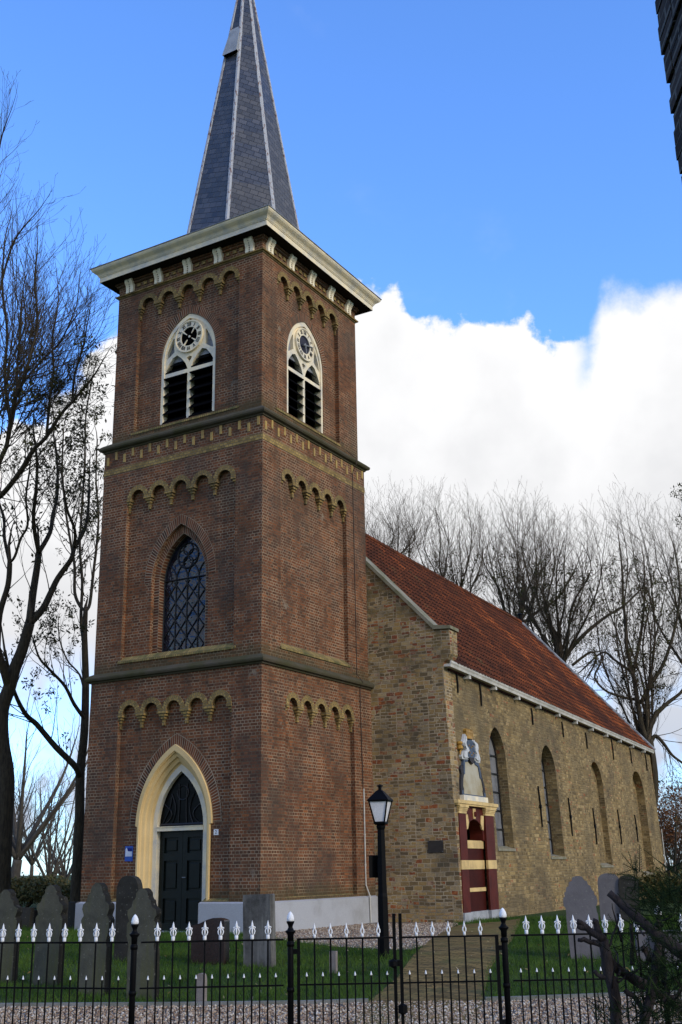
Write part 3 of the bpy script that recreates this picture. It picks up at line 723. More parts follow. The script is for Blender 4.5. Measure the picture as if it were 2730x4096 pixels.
def belfry(fr, cx, skeleton):
    c1 = -REC-.05; c0 = c1-.07; zc = 13.73
    outer = arch(cx, .865, 13.22, 14.37, 11.42, 16)[::-1]
    X = lambda P: [(cx+a, z) for a, z in P]
    holes = []
    for s_ in (-1, 1):
        lt = [(.05, 11.50), (.05, 12.74), (.785, 12.74), (.785, 11.50)]
        tl = [(.05, 12.85), (.12, 13.02), (.25, 13.18), (.40, 13.31), (.54, 13.26), (.67, 13.10), (.76, 12.95), (.785, 12.85)]
        sp = [(.49, 13.42), (.505, 13.56), (.50, 13.80), (.53, 13.82), (.63, 13.64), (.725, 13.42), (.765, 13.25), (.66, 13.30)]
        for P in (lt, tl, sp): holes.append(X([(a*s_, z) for a, z in P]))
    holes.append(X([(-.055, 14.205), (0, 14.27), (.055, 14.205), (0, 14.195)])); holes.append(X([(-.09, 13.16), (0, 13.02), (.09, 13.16), (0, 13.20)]))
    mb = MB(); mb.plate(fr, outer, holes, c0-.1, c1); win = mb.build('belfry_window', M['offwhite'], T)
    mb = MB(); mb.ring(fr, arch(cx, .785, 13.22, 14.25, 11.5, 16), arch(cx, .866, 13.22, 14.372, 11.42, 16), c1-.001, c1+.035); mb.build('window_frame', M['offwhite'], win)
    mb = MB()
    for s_ in (-1, 1):
        a0, a1 = (cx+.045, cx+.79) if s_ > 0 else (cx-.79, cx-.045)
        z = 11.47
        while z < 12.72:
            mb.add([fr(a, zz, c) for a in (a0, a1) for zz, c in ((z, c1+.035), (z+.03, c1+.035), (min(z+.24, 12.74), c1-.2), (min(z+.21, 12.72), c1-.2))],
                   [(0, 1, 2, 3), (7, 6, 5, 4), (0, 4, 5, 1), (1, 5, 6, 2), (2, 6, 7, 3), (3, 7, 4, 0)]); z += .245
        z = 12.86
        for hw2 in (.35, .2):
            m_ = (a0+a1)/2; mb.add([fr(a, zz, c) for a in (m_-hw2, m_+hw2) for zz, c in ((z, c1), (z+.03, c1), (z+.2, c1-.2), (z+.17, c1-.2))],
                   [(0, 1, 2, 3), (7, 6, 5, 4), (0, 4, 5, 1), (1, 5, 6, 2), (2, 6, 7, 3), (3, 7, 4, 0)]); z += .16
    mb.build('louvers', M['louver'], win)
    mb = MB(); mb.plate(fr, X([(-.84, 13.16), (.84, 13.16), (.68, 13.7), (.3, 14.2), (0, 14.33), (-.3, 14.2), (-.68, 13.7)]), (), c0-.09, c0-.02); mb.build('lead_infill', M['lead'], win)
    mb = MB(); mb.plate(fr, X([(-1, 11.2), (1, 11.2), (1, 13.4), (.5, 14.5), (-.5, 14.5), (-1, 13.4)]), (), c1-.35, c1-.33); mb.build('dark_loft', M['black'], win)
    # clock
    cir = lambda r, n_=32: [(cx + r*math.cos(2*math.pi*i/n_), zc + r*math.sin(2*math.pi*i/n_)) for i in range(n_+1)]
    ri = .26 if skeleton else .25
    mb = MB(); mb.ring(fr, cir(ri), cir(.425), c1-.02, c1+.04); mb.ring(fr, cir(.415), cir(.445), c1-.01, c1+.06); ck = mb.build('clock_face', M['offwhite'], win)
    mb = MB()
    for i, s_ in enumerate(NUM): numeral(mb, fr, cx, zc, math.pi/2 - i*math.pi/6, s_, .10, c1+.042)
    mb.build('numerals', M['numeral'], ck)
    mb = MB(); mb.plate(fr, cir(ri+.01)[:-1], (), c1-.05, c1+.012); mb.build('clock_centre', M['black'] if skeleton else M['sign_navy'], ck)
    mb = MB()
    if skeleton:
        for k in range(4):
            a = math.pi/4 + .12 + k*math.pi/2; mb.tube([fr(cx+.10*math.cos(a), zc+.10*math.sin(a), c1+.02), fr(cx+.29*math.cos(a), zc+.29*math.sin(a), c1+.02)], [.012, .030], 6)
        mb.tube([fr(cx, zc, c1), fr(cx, zc, c1+.03)], .03, 10)
        mb.build('spokes', M['offwhite'], ck)
    else:
        mb.tube([fr(cx-.1, zc-.05, c1+.05), fr(cx+.38, zc+.07, c1+.05)], [.03, .012], 6); mb.tube([fr(cx, zc, c1+.055), fr(cx+.06, zc-.24, c1+.055)], [.022, .012], 6)
        mb.tube([fr(cx, zc, c1), fr(cx, zc, c1+.06)], .04, 10); mb.build('hands', M['lead'], ck)
M['sign_navy'] = plain('clock_navy', (.018, .020, .040), .4, .2, 5, bmp=0)
belfry(F3['W'], BWW, True); belfry(F3['S'], BWS, False)
# ---- downpipe and lightning cable on the south face
fs = F1['S']
mb = MB(); mb.tube([fs(1.95, 2.5, .02), fs(1.95, .6, .02), fs(1.96, .25, .02), fs(2.0, .0, .10), fs(2.02, -.60, .10)], .017, 8)
for z in (2.2, 1.4, .7): mb.box(fs, 1.925, 1.975, z, z+.02, -.01, .035)
mb.build('cable_pipe', M['cable'], T)
mb = MB(); mb.tube([faces(H3)['S'](1.62, 11.3, .03), F2['S'](1.75, 11.07, .15), F2['S'](1.76, 10.9, .14), F2['S'](1.77, 10.7, .012), F2['S'](1.80, 5.3, .012), F1['S'](1.83, 5.1, .13), F1['S'](1.85, 4.95, .03), F1['S'](1.93, 2.5, .012)], .010, 6); mb.build('conductor_wire', M['pipe'], T)
# ---- spire
SX, SY, SB, SA = .04, 0, 16.30, 27.53; SR = 1.9*(SA-SB)/(SA-16.2)
mb = MB(); A = [math.radians(-112.5 + 45*i) for i in range(8)]
sv = lambda a, z, off=0.: Vector((SX + (SR*(SA-z)/(SA-SB)+off)*math.cos(a), SY + (SR*(SA-z)/(SA-SB)+off)*math.sin(a), z))
sl_len = math.hypot(SA-SB, SR*math.cos(math.pi/8)); half = SR*math.sin(math.pi/8)
for i in range(8):
    a, b = A[i], A[(i+1) % 8]; N_ = 24
    for k in range(N_):
        z0, z1 = SB-.1 + (SA-SB+.09)*k/N_, SB-.1 + (SA-SB+.09)*(k+1)/N_
        f0, f1 = (SA-z0)/(SA-SB), (SA-z1)/(SA-SB)
        mb.add([sv(a, z0), sv(b, z0), sv(b, z1), sv(a, z1)], [(0, 1, 2, 3)], [(-half*f0+i*3.3, sl_len*(1-f0)), (half*f0+i*3.3, sl_len*(1-f0)), (half*f1+i*3.3, sl_len*(1-f1)), (-half*f1+i*3.3, sl_len*(1-f1))])
sp = mb.build('spire', M['slate'], T)
for i in range(8):
    a = A[i]; q = MB(); Ls = []
    for z in np.linspace(SB-.05, SA-.3, 12):
        wdt = .055 if z < SA-3 else .045
        rr = SR*(SA-z)/(SA-SB); t = Vector((-math.sin(a), math.cos(a), 0)); n_ = Vector((math.cos(a), math.sin(a), 0)); p = sv(a, z)
        bk = n_*(-.012 - wdt*math.tan(math.pi/8)) 
        Ls.append([p - t*wdt + bk, p - t*wdt + bk + n_*.035, p + n_*.024, p + t*wdt + bk + n_*.035, p + t*wdt + bk])
    q.loft(Ls, True, True); q.build('hip_strip', M['strip'], sp)
# lucarne hatch on the west face of the spire
q = MB(); a = math.radians(-90); ap = SR*math.cos(math.pi/8)
def sw(x, z, off): f = (SA-z)/(SA-SB); return Vector((SX + x*f*half*2, SY - ap*f - off, z))
z0, z1 = 23.5, 24.57
vs = [sw(-.47, z1, .01), sw(.47, z1, .01), sw(.49, z0, .13), sw(-.49, z0, .13), sw(-.47, z1, -.05), sw(.47, z1, -.05), sw(.49, z0, -.05), sw(-.49, z0, -.05)]
q.add(vs, [(0, 1, 2, 3), (0, 3, 7, 4), (1, 5, 6, 2), (0, 4, 5, 1)]); q.add([sw(-.49, z0-.0, .13), sw(.49, z0, .13), sw(.49, z0-.04, .14), sw(-.49, z0-.04, .14)], [(0, 1, 2, 3)])
q.build('hatch', M['hatch'], sp)
q = MB(); q.add([sw(-.44, z0+.02, .11), sw(.44, z0+.02, .11), sw(.44, z0-.02, -.02), sw(-.44, z0-.02, -.02)], [(0, 1, 2, 3)]); q.build('hatch_opening', M['black'], sp)
# small signs fixed to the tower
s1 = thing('wall_sign', 'small blue and white rectangular sign on the brick left of the tower door', 'sign', F1['W'](-1.2, 1.03, -REC))
fs_ = Frame((0, 0, 0), (1, 0, 0), (0, 0, 1), (0, -1, 0))
mb = MB(); mb.box(fs_, -.115, .115, -.165, .165, 0, .012); mb.build('plate', M['sign_blue'], s1)
mb = MB(); mb.prism(fs_, [(-.098, -.06), (.098, -.06), (.098, .045), (-.02, .05), (-.05, .1), (-.07, .135), (-.098, .09)], .0115, .0155); mb.build('pale_motif', M['sign_pale'], s1)
mb = MB(); mb.prism(fs_, [(-.03, .055), (.09, .050), (.09, .115), (-.045, .12)], .0115, .0155); mb.build('navy_patch', M['sign_dark'], s1)
s2 = thing('house_number_plate', 'white square house number plate on the brick right of the tower door', 'number plate', F1['W'](1.245, 1.43, -REC))
mb = MB(); mb.box(fs_, -.062, .062, -.06, .06, 0, .01); mb.build('plate', M['white'], s2)
tcu = bpy.data.curves.new('digit', 'FONT'); tcu.body = '2'; tcu.size = .11; tcu.align_x = 'CENTER'; tcu.align_y = 'CENTER'; tcu.extrude = .002
to = bpy.data.objects.new('digit_curve', tcu); me = bpy.data.meshes.new_from_object(to); bpy.data.objects.remove(to)
dg = bpy.data.objects.new('digit', me); COL.objects.link(dg); dg.parent = s2; dg.rotation_euler = (R(90), 0, 0); dg.scale = (.8, 1.0, 1); dg.location = (0, -.0115, 0); me.materials.append(M['numeral'])

# ================================================================== NAVE
BETA = .065; NO = Vector((0, 2.45-2.5*BETA, 0))
NV = thing('church_nave', 'old yellow tuff stone church nave with a red pantile roof behind the tower', 'church', NO, BETA)
SHX = lambda z: .12 - .0403*(z+.6)                  # battered south wall: thicker at the foot
DROP = lambda y: -.0145*y                            # eaves sag towards the choir
LEN = 23.0
SW = Frame((4.63, 0, 0), (0, 1, 0), (0, 0, 1), (1, 0, 0))
WINS = [(3.53, .655, 1.09, 3.42, 4.26, .25), (8.14, .72, .89, 3.35, 4.16, .34), (13.70, .80, .62, 3.25, 4.06, .20), (20.0, .95, .30, 3.25, 4.14, .30)]
def shear(ob):
    for v in ob.data.vertices: v.co.x += SHX(v.co.z)
    ob.data.update(); return ob
holes = [arch(c, hw, zs, za, zb, 12)[::-1] for c, hw, zb, zs, za, d in WINS] + [[(.26, 2.07), (2.66, 2.07), (2.44, -.4), (2.44, -.8), (.04, -.8), (.04, -.4)]]
mb = MB(); mb.plate(SW, [(0, -1), (LEN, -1), (LEN, 5.42+DROP(LEN)), (0, 5.42)], holes, -.5, 0, sides=False)
shear(mb.build('south_wall', M['tuff'], NV))
for c, hw, zb, zs, za, d in WINS:
    mb = MB()
    if d == .20 or d == .30:
        mb.plate(SW, arch(c, hw+.01, zs, za+.01, zb-.01, 12)[::-1], (), -.5, -d); shear(mb.build('blocked_niche', M['tuff'], NV))
        if d == .30:
            q = MB(); q.plate(SW, arch(c-.45, .3, 2.5, 3.3, zb+.05, 10)[::-1], (), -d, -d+.03); shear(q.build('inner_arch', M['tuff'], NV))
    else:
        mb.ring(SW, arch(c, hw-.07, zs, za-.09, zb, 12), arch(c, hw-.01, zs, za-.01, zb, 12), -d-.06, -d)
        for k in range(1, 6):
            z = zb + (zs+.2-zb)*k/5.2; mb.box(SW, c-hw+.03, c+hw-.03, z-.02, z+.02, -d-.05, -d+.005)
        mb.box(SW, c-hw+.03, c+hw-.03, zb, zb+.06, -d-.06, -d+.01); mb.box(SW, c-.022, c+.022, zb, za-.1, -d-.05, -d+.002)
        wn = shear(mb.build('window', M['latice'], NV))
        q = MB(); q.plate(SW, arch(c, hw-.03, zs, za-.03, zb+.02, 12)[::-1], (), -d-.05, -d-.03); shear(q.build('pane', M['glass_nave'], wn))
    if d >= .2:
        q = MB(); q.add([SW(c-hw-.03, zb-.02, .03), SW(c+hw+.03, zb-.02, .03), SW(c+hw+.0, zb+.06, -d), SW(c-hw-.0, zb+.06, -d)], [(0, 1, 2, 3)])
        q.add([SW(c-hw-.03, zb-.08, .03), SW(c+hw+.03, zb-.08, .03), SW(c+hw+.03, zb-.02, .03), SW(c-hw-.03, zb-.02, .03)], [(0, 1, 2, 3)])
        q.add([SW(c-hw-.03, zb-.08, -.01), SW(c-hw-.03, zb-.08, .03), SW(c-hw-.03, zb-.02, .03), SW(c-hw-.03, zb-.02, -.01)], [(0, 1, 2, 3)])
        shear(q.build('window_sill', M['coping'], NV))
# iron wall anchors
mb_list = [((.87), 4.86, 5.40), (2.55, 4.72, 5.32), (6.95, 4.66, 5.16), (10.1, 4.58, 5.08), (12.9, 4.45, 5.0), (16.5, 4.34, 5.08), (19.35, 4.42, 5.0), (22.0, 4.3, 5.0),
           (6.82, 1.70, 2.86), (9.86, 1.50, 2.66), (12.68, 1.28, 2.45), (16.1, 1.32, 2.53), (18.7, 1.44, 2.43)]
for y, za, zb in mb_list:
    q = MB(); q.tube([SW(y, za, .02), SW(y, (za+zb)/2, .035), SW(y, zb, .02)], .026, 6)
    if zb < 3: q.box(SW, y-.045, y+.045, (za+zb)/2-.05, (za+zb)/2+.05, -.02, .06)
    shear(q.build('wall_anchor', M['iron'], NV))
# gable
G = Frame((0, 0, 0), (1, 0, 0), (0, 0, 1), (0, -1, 0))
gp_out = [(-4.75, -1), (4.766, -1), (4.514, 5.35), (4.54, 5.52), (4.64, 5.58), (4.73, 5.72), (4.735, 6.33), (4.33, 6.36), (.0, 10.90), (-4.33, 6.36), (-4.73, 6.33), (-4.73, 5.6), (-4.52, 5.3)]
mb = MB(); mb.plate(G, gp_out, (), -.5, 0, back=True); mb.build('gable_wall', M['gable'], NV)
mb = MB()
for s_ in (1, -1):
    cp = [(4.78*s_, 6.34), (4.31*s_, 6.37), (0, 10.91), (0, 11.02), (4.33*s_, 6.47), (4.78*s_, 6.42)]
    mb.plate(G, cp if s_ > 0 else cp, (), -.53, .05, back=True)
mb.build('gable_coping', M['coping'], NV)
# roof: real pantile waves
EX, EZ, RZ_ = 4.72, 5.50, 10.75; RL = 20.6
def roof_pt(x, y, lift=0.):
    t = (EX-x)/EX; z0 = EZ+DROP(y); z = z0 + (RZ_-z0)*t - .10*math.sin(math.pi*t)*math.sin(math.pi*min(1, y/LEN))
    return Vector((x + lift*.74, y, z + lift*.67))
def pantile(name, xsgn):
    vs = []; fs = []; uvs = []; rows = 23; n_ = int(LEN/.22)*6; sl_ = math.hypot(EX, RZ_-EZ)
    for r_ in range(rows):
        for e in (0, 1):
            x = EX*(1-(r_+e)/rows); up = .045 if e == 0 else .010
            for i in range(n_+1):
                y = .42 + (LEN-.42)*i/n_; ph = 2*math.pi*i/6
                wv = .022*math.sin(ph) + .008*math.sin(2*ph)
                # hipped end
                ymax = LEN-.02 - (LEN-RL)*(EX-x)/EX; yy = min(y, ymax)
                p = roof_pt(x, yy, up+wv); vs.append((p.x*xsgn, p.y, p.z)); uvs.append((yy, (r_+e)*.3))
    W_ = n_+1
    for r_ in range(rows):
        b = r_*2*W_
        for i in range(n_):
            fs.append((b+i, b+i+1, b+W_+i+1, b+W_+i))
            if r_ < rows-1: fs.append((b+W_+i, b+W_+i+1, b+2*W_+i+1, b+2*W_+i))
    mb = MB(); mb.add(vs, fs, uvs); return mb.build(name, M['roof'], NV)
pantile('roof', 1)
mb = MB(); mb.add([(-EX, .42, EZ), (0, .42, RZ_), (0, RL, RZ_), (-EX, LEN, EZ-.33)], [(0, 1, 2, 3)]); mb.build('roof', M['roof'], NV)
# choir: three-sided end
mb = MB(); ap_ = [(4.60, LEN), (2.2, LEN+3.4), (-2.2, LEN+3.4), (-4.6, LEN)]
for a, b in zip(ap_, ap_[1:]): mb.add([(a[0], a[1], -1), (b[0], b[1], -1), (b[0], b[1], 5.15), (a[0], a[1], 5.15)], [(0, 1, 2, 3)])
mb.add([(-4.6, .2, -1), (-4.6, LEN, -1), (-4.6, LEN, 5.2), (-4.6, .2, 5.4)], [(0, 1, 2, 3)]); mb.build('choir_wall', M['tuff'], NV)
mb = MB(); hp = [(4.72, LEN), (2.25, LEN+3.5), (-2.25, LEN+3.5), (-4.72, LEN)]
for a, b in zip(hp, hp[1:]): mb.add([(a[0], a[1], 5.17), (b[0], b[1], 5.17), (0, RL, RZ_)], [(0, 1, 2)])
mb.build('choir_roof', M['slate'], NV)
mb = MB(); mb.tube([roof_pt(EX*(1-t), (LEN-.02) - (LEN-RL)*t, .05) for t in np.linspace(0, 1, 10)], .075, 8); mb.build('hip_ridge', M['lead'], NV)
mb = MB(); L = []
for i in range(56): 
    y = .45 + (RL-.45)*i/55
    for e, rr in ((0, .12), (1, .105)): L.append([(rr*math.cos(t), y + e*.36, RZ_+.02 + rr*.95*math.sin(t) - .03*math.sin(math.pi*y/RL)) for t in np.linspace(-.3, math.pi+.3, 9)])
mb.loft(L); mb.build('ridge_tiles', M['roof'], NV)
mb = MB(); mb.lathe((0, RL+.05, RZ_-.05), [(.16, 0), (.16, .14), (.09, .17), (.09, .40), (.13, .41), (.13, .44), (.02, .50)], 12); mb.build('ridge_vent', M['iron'], NV)
# gutter and its brackets
def sheared_z(ob):
    for v in ob.data.vertices: v.co.z += DROP(v.co.y)
    ob.data.update(); return ob
mb = MB(); GU = Frame((0, .02, 0), (0, 1, 0), (1, 0, 0), (0, 0, 1))
sec = [(4.52, 5.41), (4.70, 5.40), (4.715, 5.46), (4.74, 5.50), (4.74, 5.545), (4.71, 5.545), (4.69, 5.47), (4.54, 5.47)]
mb.loft([[(x, y, z) for x, z in sec] for y in [.02 + (LEN)*i/12 for i in range(13)]], True, True)
sheared_z(mb.build('gutter', M['gutter'], NV))
for i in range(12):
    y = 1.45 + 2.0*i
    if y > LEN: break
    q = MB(); q.wbox(4.40, 4.685, y-.06, y+.06, 5.30, 5.398); sheared_z(q.build('gutter_bracket', M['gutter'], NV))
mb = MB(); mb.wbox(4.40, 4.56, .3, LEN, 5.36, 5.405); sheared_z(mb.build('soffit', M['maroon_dark'], NV))
mb = MB(); mb.tube([(4.79, LEN-.15, -.5), (4.74, LEN-.15, 2.0)], .022, 6); mb.build('corner_cable', M['cable'], NV)
# ---- painted portal
PF = Frame((4.655, 0, 0), (0, 1, 0), (0, 0, 1), (1, 0, 0))
PO = thing('portal', None, None, (0, 0, 0)); PO.parent = NV
mbs = dict(m=MB(), c=MB(), g=MB(), d=MB())
P0_, P1_, P2_, P3_ = .03, .51, 1.86, 2.49
def lean_portal(ob):
    for v in ob.data.vertices: v.co.y += .085*(max(v.co.z, -.4)+.4); v.co.x += SHX(v.co.z)
    ob.data.update()
for y0, y1 in ((P0_, P1_), (P2_, P3_)):
    for z0, z1, k in ((-.40, .57, 'm'), (.57, .78, 'c'), (.78, 1.87, 'm')): mbs[k].box(PF, y0+(.008 if k == 'm' else 0), y1-(.008 if k == 'm' else 0), z0, z1, -.05, 0 if k == 'm' else .008)
    mbs['g'].box(PF, max(.02, y0-.02), y1+.02, -.9, -.40, -.02 if y0 < 1 else -.3, .025)
    for z0, z1, e in ((1.87, 1.93, .015), (1.93, 1.97, .03), (1.97, 2.01, .045), (2.01, 2.06, .065)): mbs['c'].box(PF, y0-e, y1+e, z0, z1, -.3, e)
mbs['c'].box(PF, -.14, 2.62, 2.06, 2.10, -.3, .06); mbs['c'].box(PF, -.18, 2.68, 2.10, 2.18, -.3, .085)
CY = (P1_+P2_)/2
arc_in = [(CY + .56*math.cos(math.pi*t/12), 1.42 + .33*math.sin(math.pi*t/12)) for t in range(13)]
mbs['m'].plate(PF, [(P1_, 1.25), (CY-.56, 1.25)] + arc_in[::-1] + [(CY+.56, 1.25), (P2_, 1.25), (P2_, 2.06), (P1_, 2.06)], (), -.4, -.05, back=False)
for z0, z1, k in ((-.40, .05, 'd'), (.05, .14, 'c'), (.14, .57, 'd'), (.57, .78, 'c'), (.78, 1.06, 'd'), (1.06, 1.25, 'c')):
    mbs[k].box(PF, P1_, P2_, z0, z1, -.5, -.11 if k == 'd' else -.09)
void = MB(); void.box(PF, P1_, P2_, 1.25, 2.0, -.8, -.55); lean_portal(void.build('niche_void', M['black'], PO))
mbs['g'].box(PF, P1_, P2_, -.9, -.40, -.5, -.06)
for poly in ([(P1_+.02, 1.86), (P1_+.20, 1.86), (CY-.42, 1.66), (CY-.50, 1.52), (CY-.585, 1.50)], [(P2_-.02, 1.86), (P2_-.20, 1.86), (CY+.42, 1.66), (CY+.50, 1.52), (CY+.585, 1.50)], [(CY-.09, 2.02), (CY+.09, 2.02), (CY+.07, 1.77), (CY-.07, 1.77)]):
    mbs['c'].prism(PF, poly, -.07, -.03)
q = MB(); q.lathe(PF(CY, 1.88, -.02), [(0, -.07), (.05, -.04), (.05, .04), (0, .07)], 8)
for k, mt in (('m', 'maroon'), ('c', 'portal_cream'), ('g', 'greyblock'), ('d', 'maroon_dark')):
    lean_portal(mbs[k].build({'m': 'pilasters', 'c': 'cream_courses', 'g': 'plinth_blocks', 'd': 'niche_back'}[k], M[mt], PO))
lean_portal(q.build('key_boss', M['maroon'], PO))
# ---- carved memorial tablet above the portal
TB = thing('memorial_tablet', 'pale carved memorial tablet with crowned coat of arms above the maroon and cream portal', 'memorial', NO + Matrix.Rotation(BETA, 3, 'Z') @ Vector((4.645, 1.30, 2.18)), BETA); TB.rotation_euler = (0, -.0403, BETA); TB.scale = (1, .93, .965)
TF = Frame((0, 0, 0), (0, 1, 0), (0, 0, 1), (1, 0, 0))
def tpart(name, mat, polys, c0, c1, parent=None):
    q = MB()
    for P in polys: q.prism(TF, P, c0, c1)
    return q.build(name, M[mat], parent or TB)
mir = lambda P: [(-a, z) for a, z in P]
tpart('base_strip', 'offwhite', [[(-.92, 0), (.92, 0), (.92, .13), (-.92, .13)]], -.03, .10)
tpart('slab', 'tablet', [[(-.80, .15), (.80, .15), (.76, .50), (.66, .80), (.56, 1.0), (.32, 1.02), (0, .92), (-.32, 1.02), (-.56, 1.0), (-.66, .80), (-.76, .50)]], -.03, .035)
tpart('dark_border', 'darkcarve', [[(-.92, .13), (-.76, .13), (-.72, .3), (-.76, .36), (-.70, .55), (-.62, .66), (-.62, .86), (-.76, .88), (-.86, .78), (-.80, .66), (-.88, .5), (-.92, .3)]], -.03, .05)
tpart('dark_border', 'darkcarve', [mir([(-.92, .13), (-.76, .13), (-.72, .3), (-.76, .36), (-.70, .55), (-.62, .66), (-.62, .82), (-.70, .80), (-.80, .62), (-.88, .45), (-.92, .3)])], -.03, .05)
tpart('scroll_border', 'bluegrey', [[(-.76, .13), (.76, .13), (.76, .165), (-.76, .165)], [(-.66, .66), (-.58, .66), (-.50, .98), (-.28, 1.0), (-.26, 1.12), (-.42, 1.14), (-.56, 1.06), (-.64, .90)], mir([(-.66, .62), (-.58, .62), (-.50, .92), (-.28, .96), (-.24, 1.06), (-.42, 1.10), (-.56, 1.0), (-.64, .86)]),
                          [(-.90, .14), (-.76, .14), (-.78, .26), (-.88, .24)], mir([(-.90, .14), (-.76, .14), (-.78, .26), (-.88, .24)])], -.03, .06)
def fpx(L):
    out = []
    for x, y in L:
        z = (1895 + .17*(x-610) - y)*.001075; out.append(((x - 610 + 36*z)*.00288, z))
    return out
sh = tpart('shield', 'bluegrey', [fpx([(475, 430), (560, 405), (655, 465), (660, 700), (665, 810), (570, 940), (490, 850), (450, 740)])], -.03, .075)
tpart('shield_base', 'darkcarve', [[(-.20, 1.12), (.20, 1.12), (.14, 1.02), (0, .95), (-.14, 1.02)]], .06, .082, sh)
q = MB()
for a, z in ((-.14, 1.42), (.14, 1.42), (0, 1.38), (-.14, 1.24), (.14, 1.24), (0, 1.18)): q.lathe(TF(a, z, .078), [(0, -.03), (.028, 0), (0, .03)], 6)
q.build('gold_charge', M['gold'], sh)
q = MB(); cz = 1.60
q.loft([[TF(.25*s_*1.0, z, c) for s_, c in ((-1, -.03), (-1, .06), (-.5, .09), (0, .10), (.5, .09), (1, .06), (1, -.03))] for z in (cz, cz+.07)], True, True)
for k in range(5):
    a = -.22 + .11*k; q.prism(TF, [(a-.05, cz+.07), (a+.05, cz+.07), (a+.035, cz+.15), (a+.055, cz+.20), (a, cz+.26), (a-.055, cz+.20), (a-.035, cz+.15)], -.02, .08)
q.build('crown', M['gold'], TB)
def supporter(P, tail, lamp):
    P = fpx(P); cx = sum(p[0] for p in P)/len(P); cz = sum(p[1] for p in P)/len(P); q = MB(); q.prism(TF, P, -.03, .07); q.prism(TF, [(cx+(x-cx)*.72, cz+(z-cz)*.86) for x, z in P], .06, .105)
    ob = q.build('supporter', M['lionwhite'], TB, bevel=.014)
    q = MB(); q.tube([TF(x, z, .04) for x, z in fpx(tail)], [.018, .026, .026, .016], 6)
    if lamp:
        x, z = fpx([(300, 640)])[0]; q.lathe(TF(x, z, .04), [(0, -.04), (.09, 0), (.085, .06), (.05, .09), (.09, .13), (.08, .18), (0, .2)], 8)
    q.build('gold_tail', M['gold'], ob)
supporter([(430, 270), (455, 400), (420, 470), (440, 560), (500, 640), (520, 700), (450, 740), (440, 860), (490, 890), (330, 890), (310, 820), (330, 720), (400, 690), (430, 650), (380, 560), (370, 470), (400, 390)][::-1], [(300, 780), (305, 720), (320, 660), (375, 610)], True)
supporter([(615, 365), (640, 450), (700, 455), (745, 500), (755, 600), (740, 680), (760, 770), (800, 900), (795, 970), (700, 960), (640, 900), (660, 830), (690, 760), (650, 700), (640, 600), (650, 520), (600, 440)][::-1], [(790, 800), (800, 740), (815, 690), (820, 650)], False)
pq = thing('wall_plaque', 'small dark rectangular plaque on the stone gable between the lamp and the portal', 'plaque', NO + Matrix.Rotation(BETA, 3, 'Z') @ Vector((4.135, 0, 1.10)), BETA)
q = MB(); q.box(Frame((0, 0, 0), (1, 0, 0), (0, 0, 1), (0, -1, 0)), -.20, .20, -.14, .14, -.01, .02); q.build('plate', M['plaque'], pq, bevel=.006)
q = MB(); 
for a in (-.18, .18):
    for b in (-.12, .12): q.lathe((a, -.024, b), [(0, -.008), (.008, 0), (0, .008)], 6)
q.build('screws', M['lead'], pq)

# ================================================================== LAMP POST
LP = Vector((7.62, -6.49, 0)); LP.z = ground(LP.x, LP.y)
lp = thing('street_lamp', 'black cast iron lamp post with four-sided opal lantern on the lawn before the stone gable', 'street lamp', LP, 0)
mb = MB(); k = 8
mb.lathe((0, 0, 0), [(.100, -.05), (.098, .0), (.088, .9), (.080, .95), (.066, 1.86), (.064, 1.90), (.080, 1.94), (.082, 1.965), (.07, 1.98)], 6); mb.build('post', M['iron'], lp)
LR = Matrix.Rotation(R(14), 3, 'Z')
def sq(h, z): return [LR @ Vector((a*h, b*h, z)) for a, b in ((-1, -1), (1, -1), (1, 1), (-1, 1))]
mb = MB(); mb.loft([sq(.075, 1.98), sq(.095, 2.0), sq(.095, 2.025), sq(.08, 2.03)], True, True)
for i in range(4):
    a, b = sq(.083, 2.03)[i], sq(.150, 2.345)[i]; mb.tube([a, b], .013, 4)
mb.loft([sq(.160, 2.335), sq(.172, 2.35), sq(.172, 2.365), sq(.055, 2.50), sq(.022, 2.525), sq(.022, 2.575)], True, True)
mb.lathe((0, 0, 0), [(.055, 2.575), (.055, 2.59), (.02, 2.60), (.0, 2.612)], 8)
lan = mb.build('lantern', M['iron'], lp)
mb = MB(); mb.loft([sq(.076, 2.03), sq(.146, 2.345)], True, True); mb.build('opal_glass', M['lampglass'], lan)
nd = FH; sdv = Vector((nd.y, -nd.x, 0))
mb = MB(); nf = Frame((0, 0, 1.35) , (sdv*.92 + nd*.39), (0, 0, 1), (-nd*.92 + sdv*.39)); mb.box(nf, -.17, .10, -.17, .17, -.13, -.10); mb.box(nf, -.05, .05, -.1, .1, -.10, -.05); mb.build('notice_board', M['iron'], lp, bevel=.01)

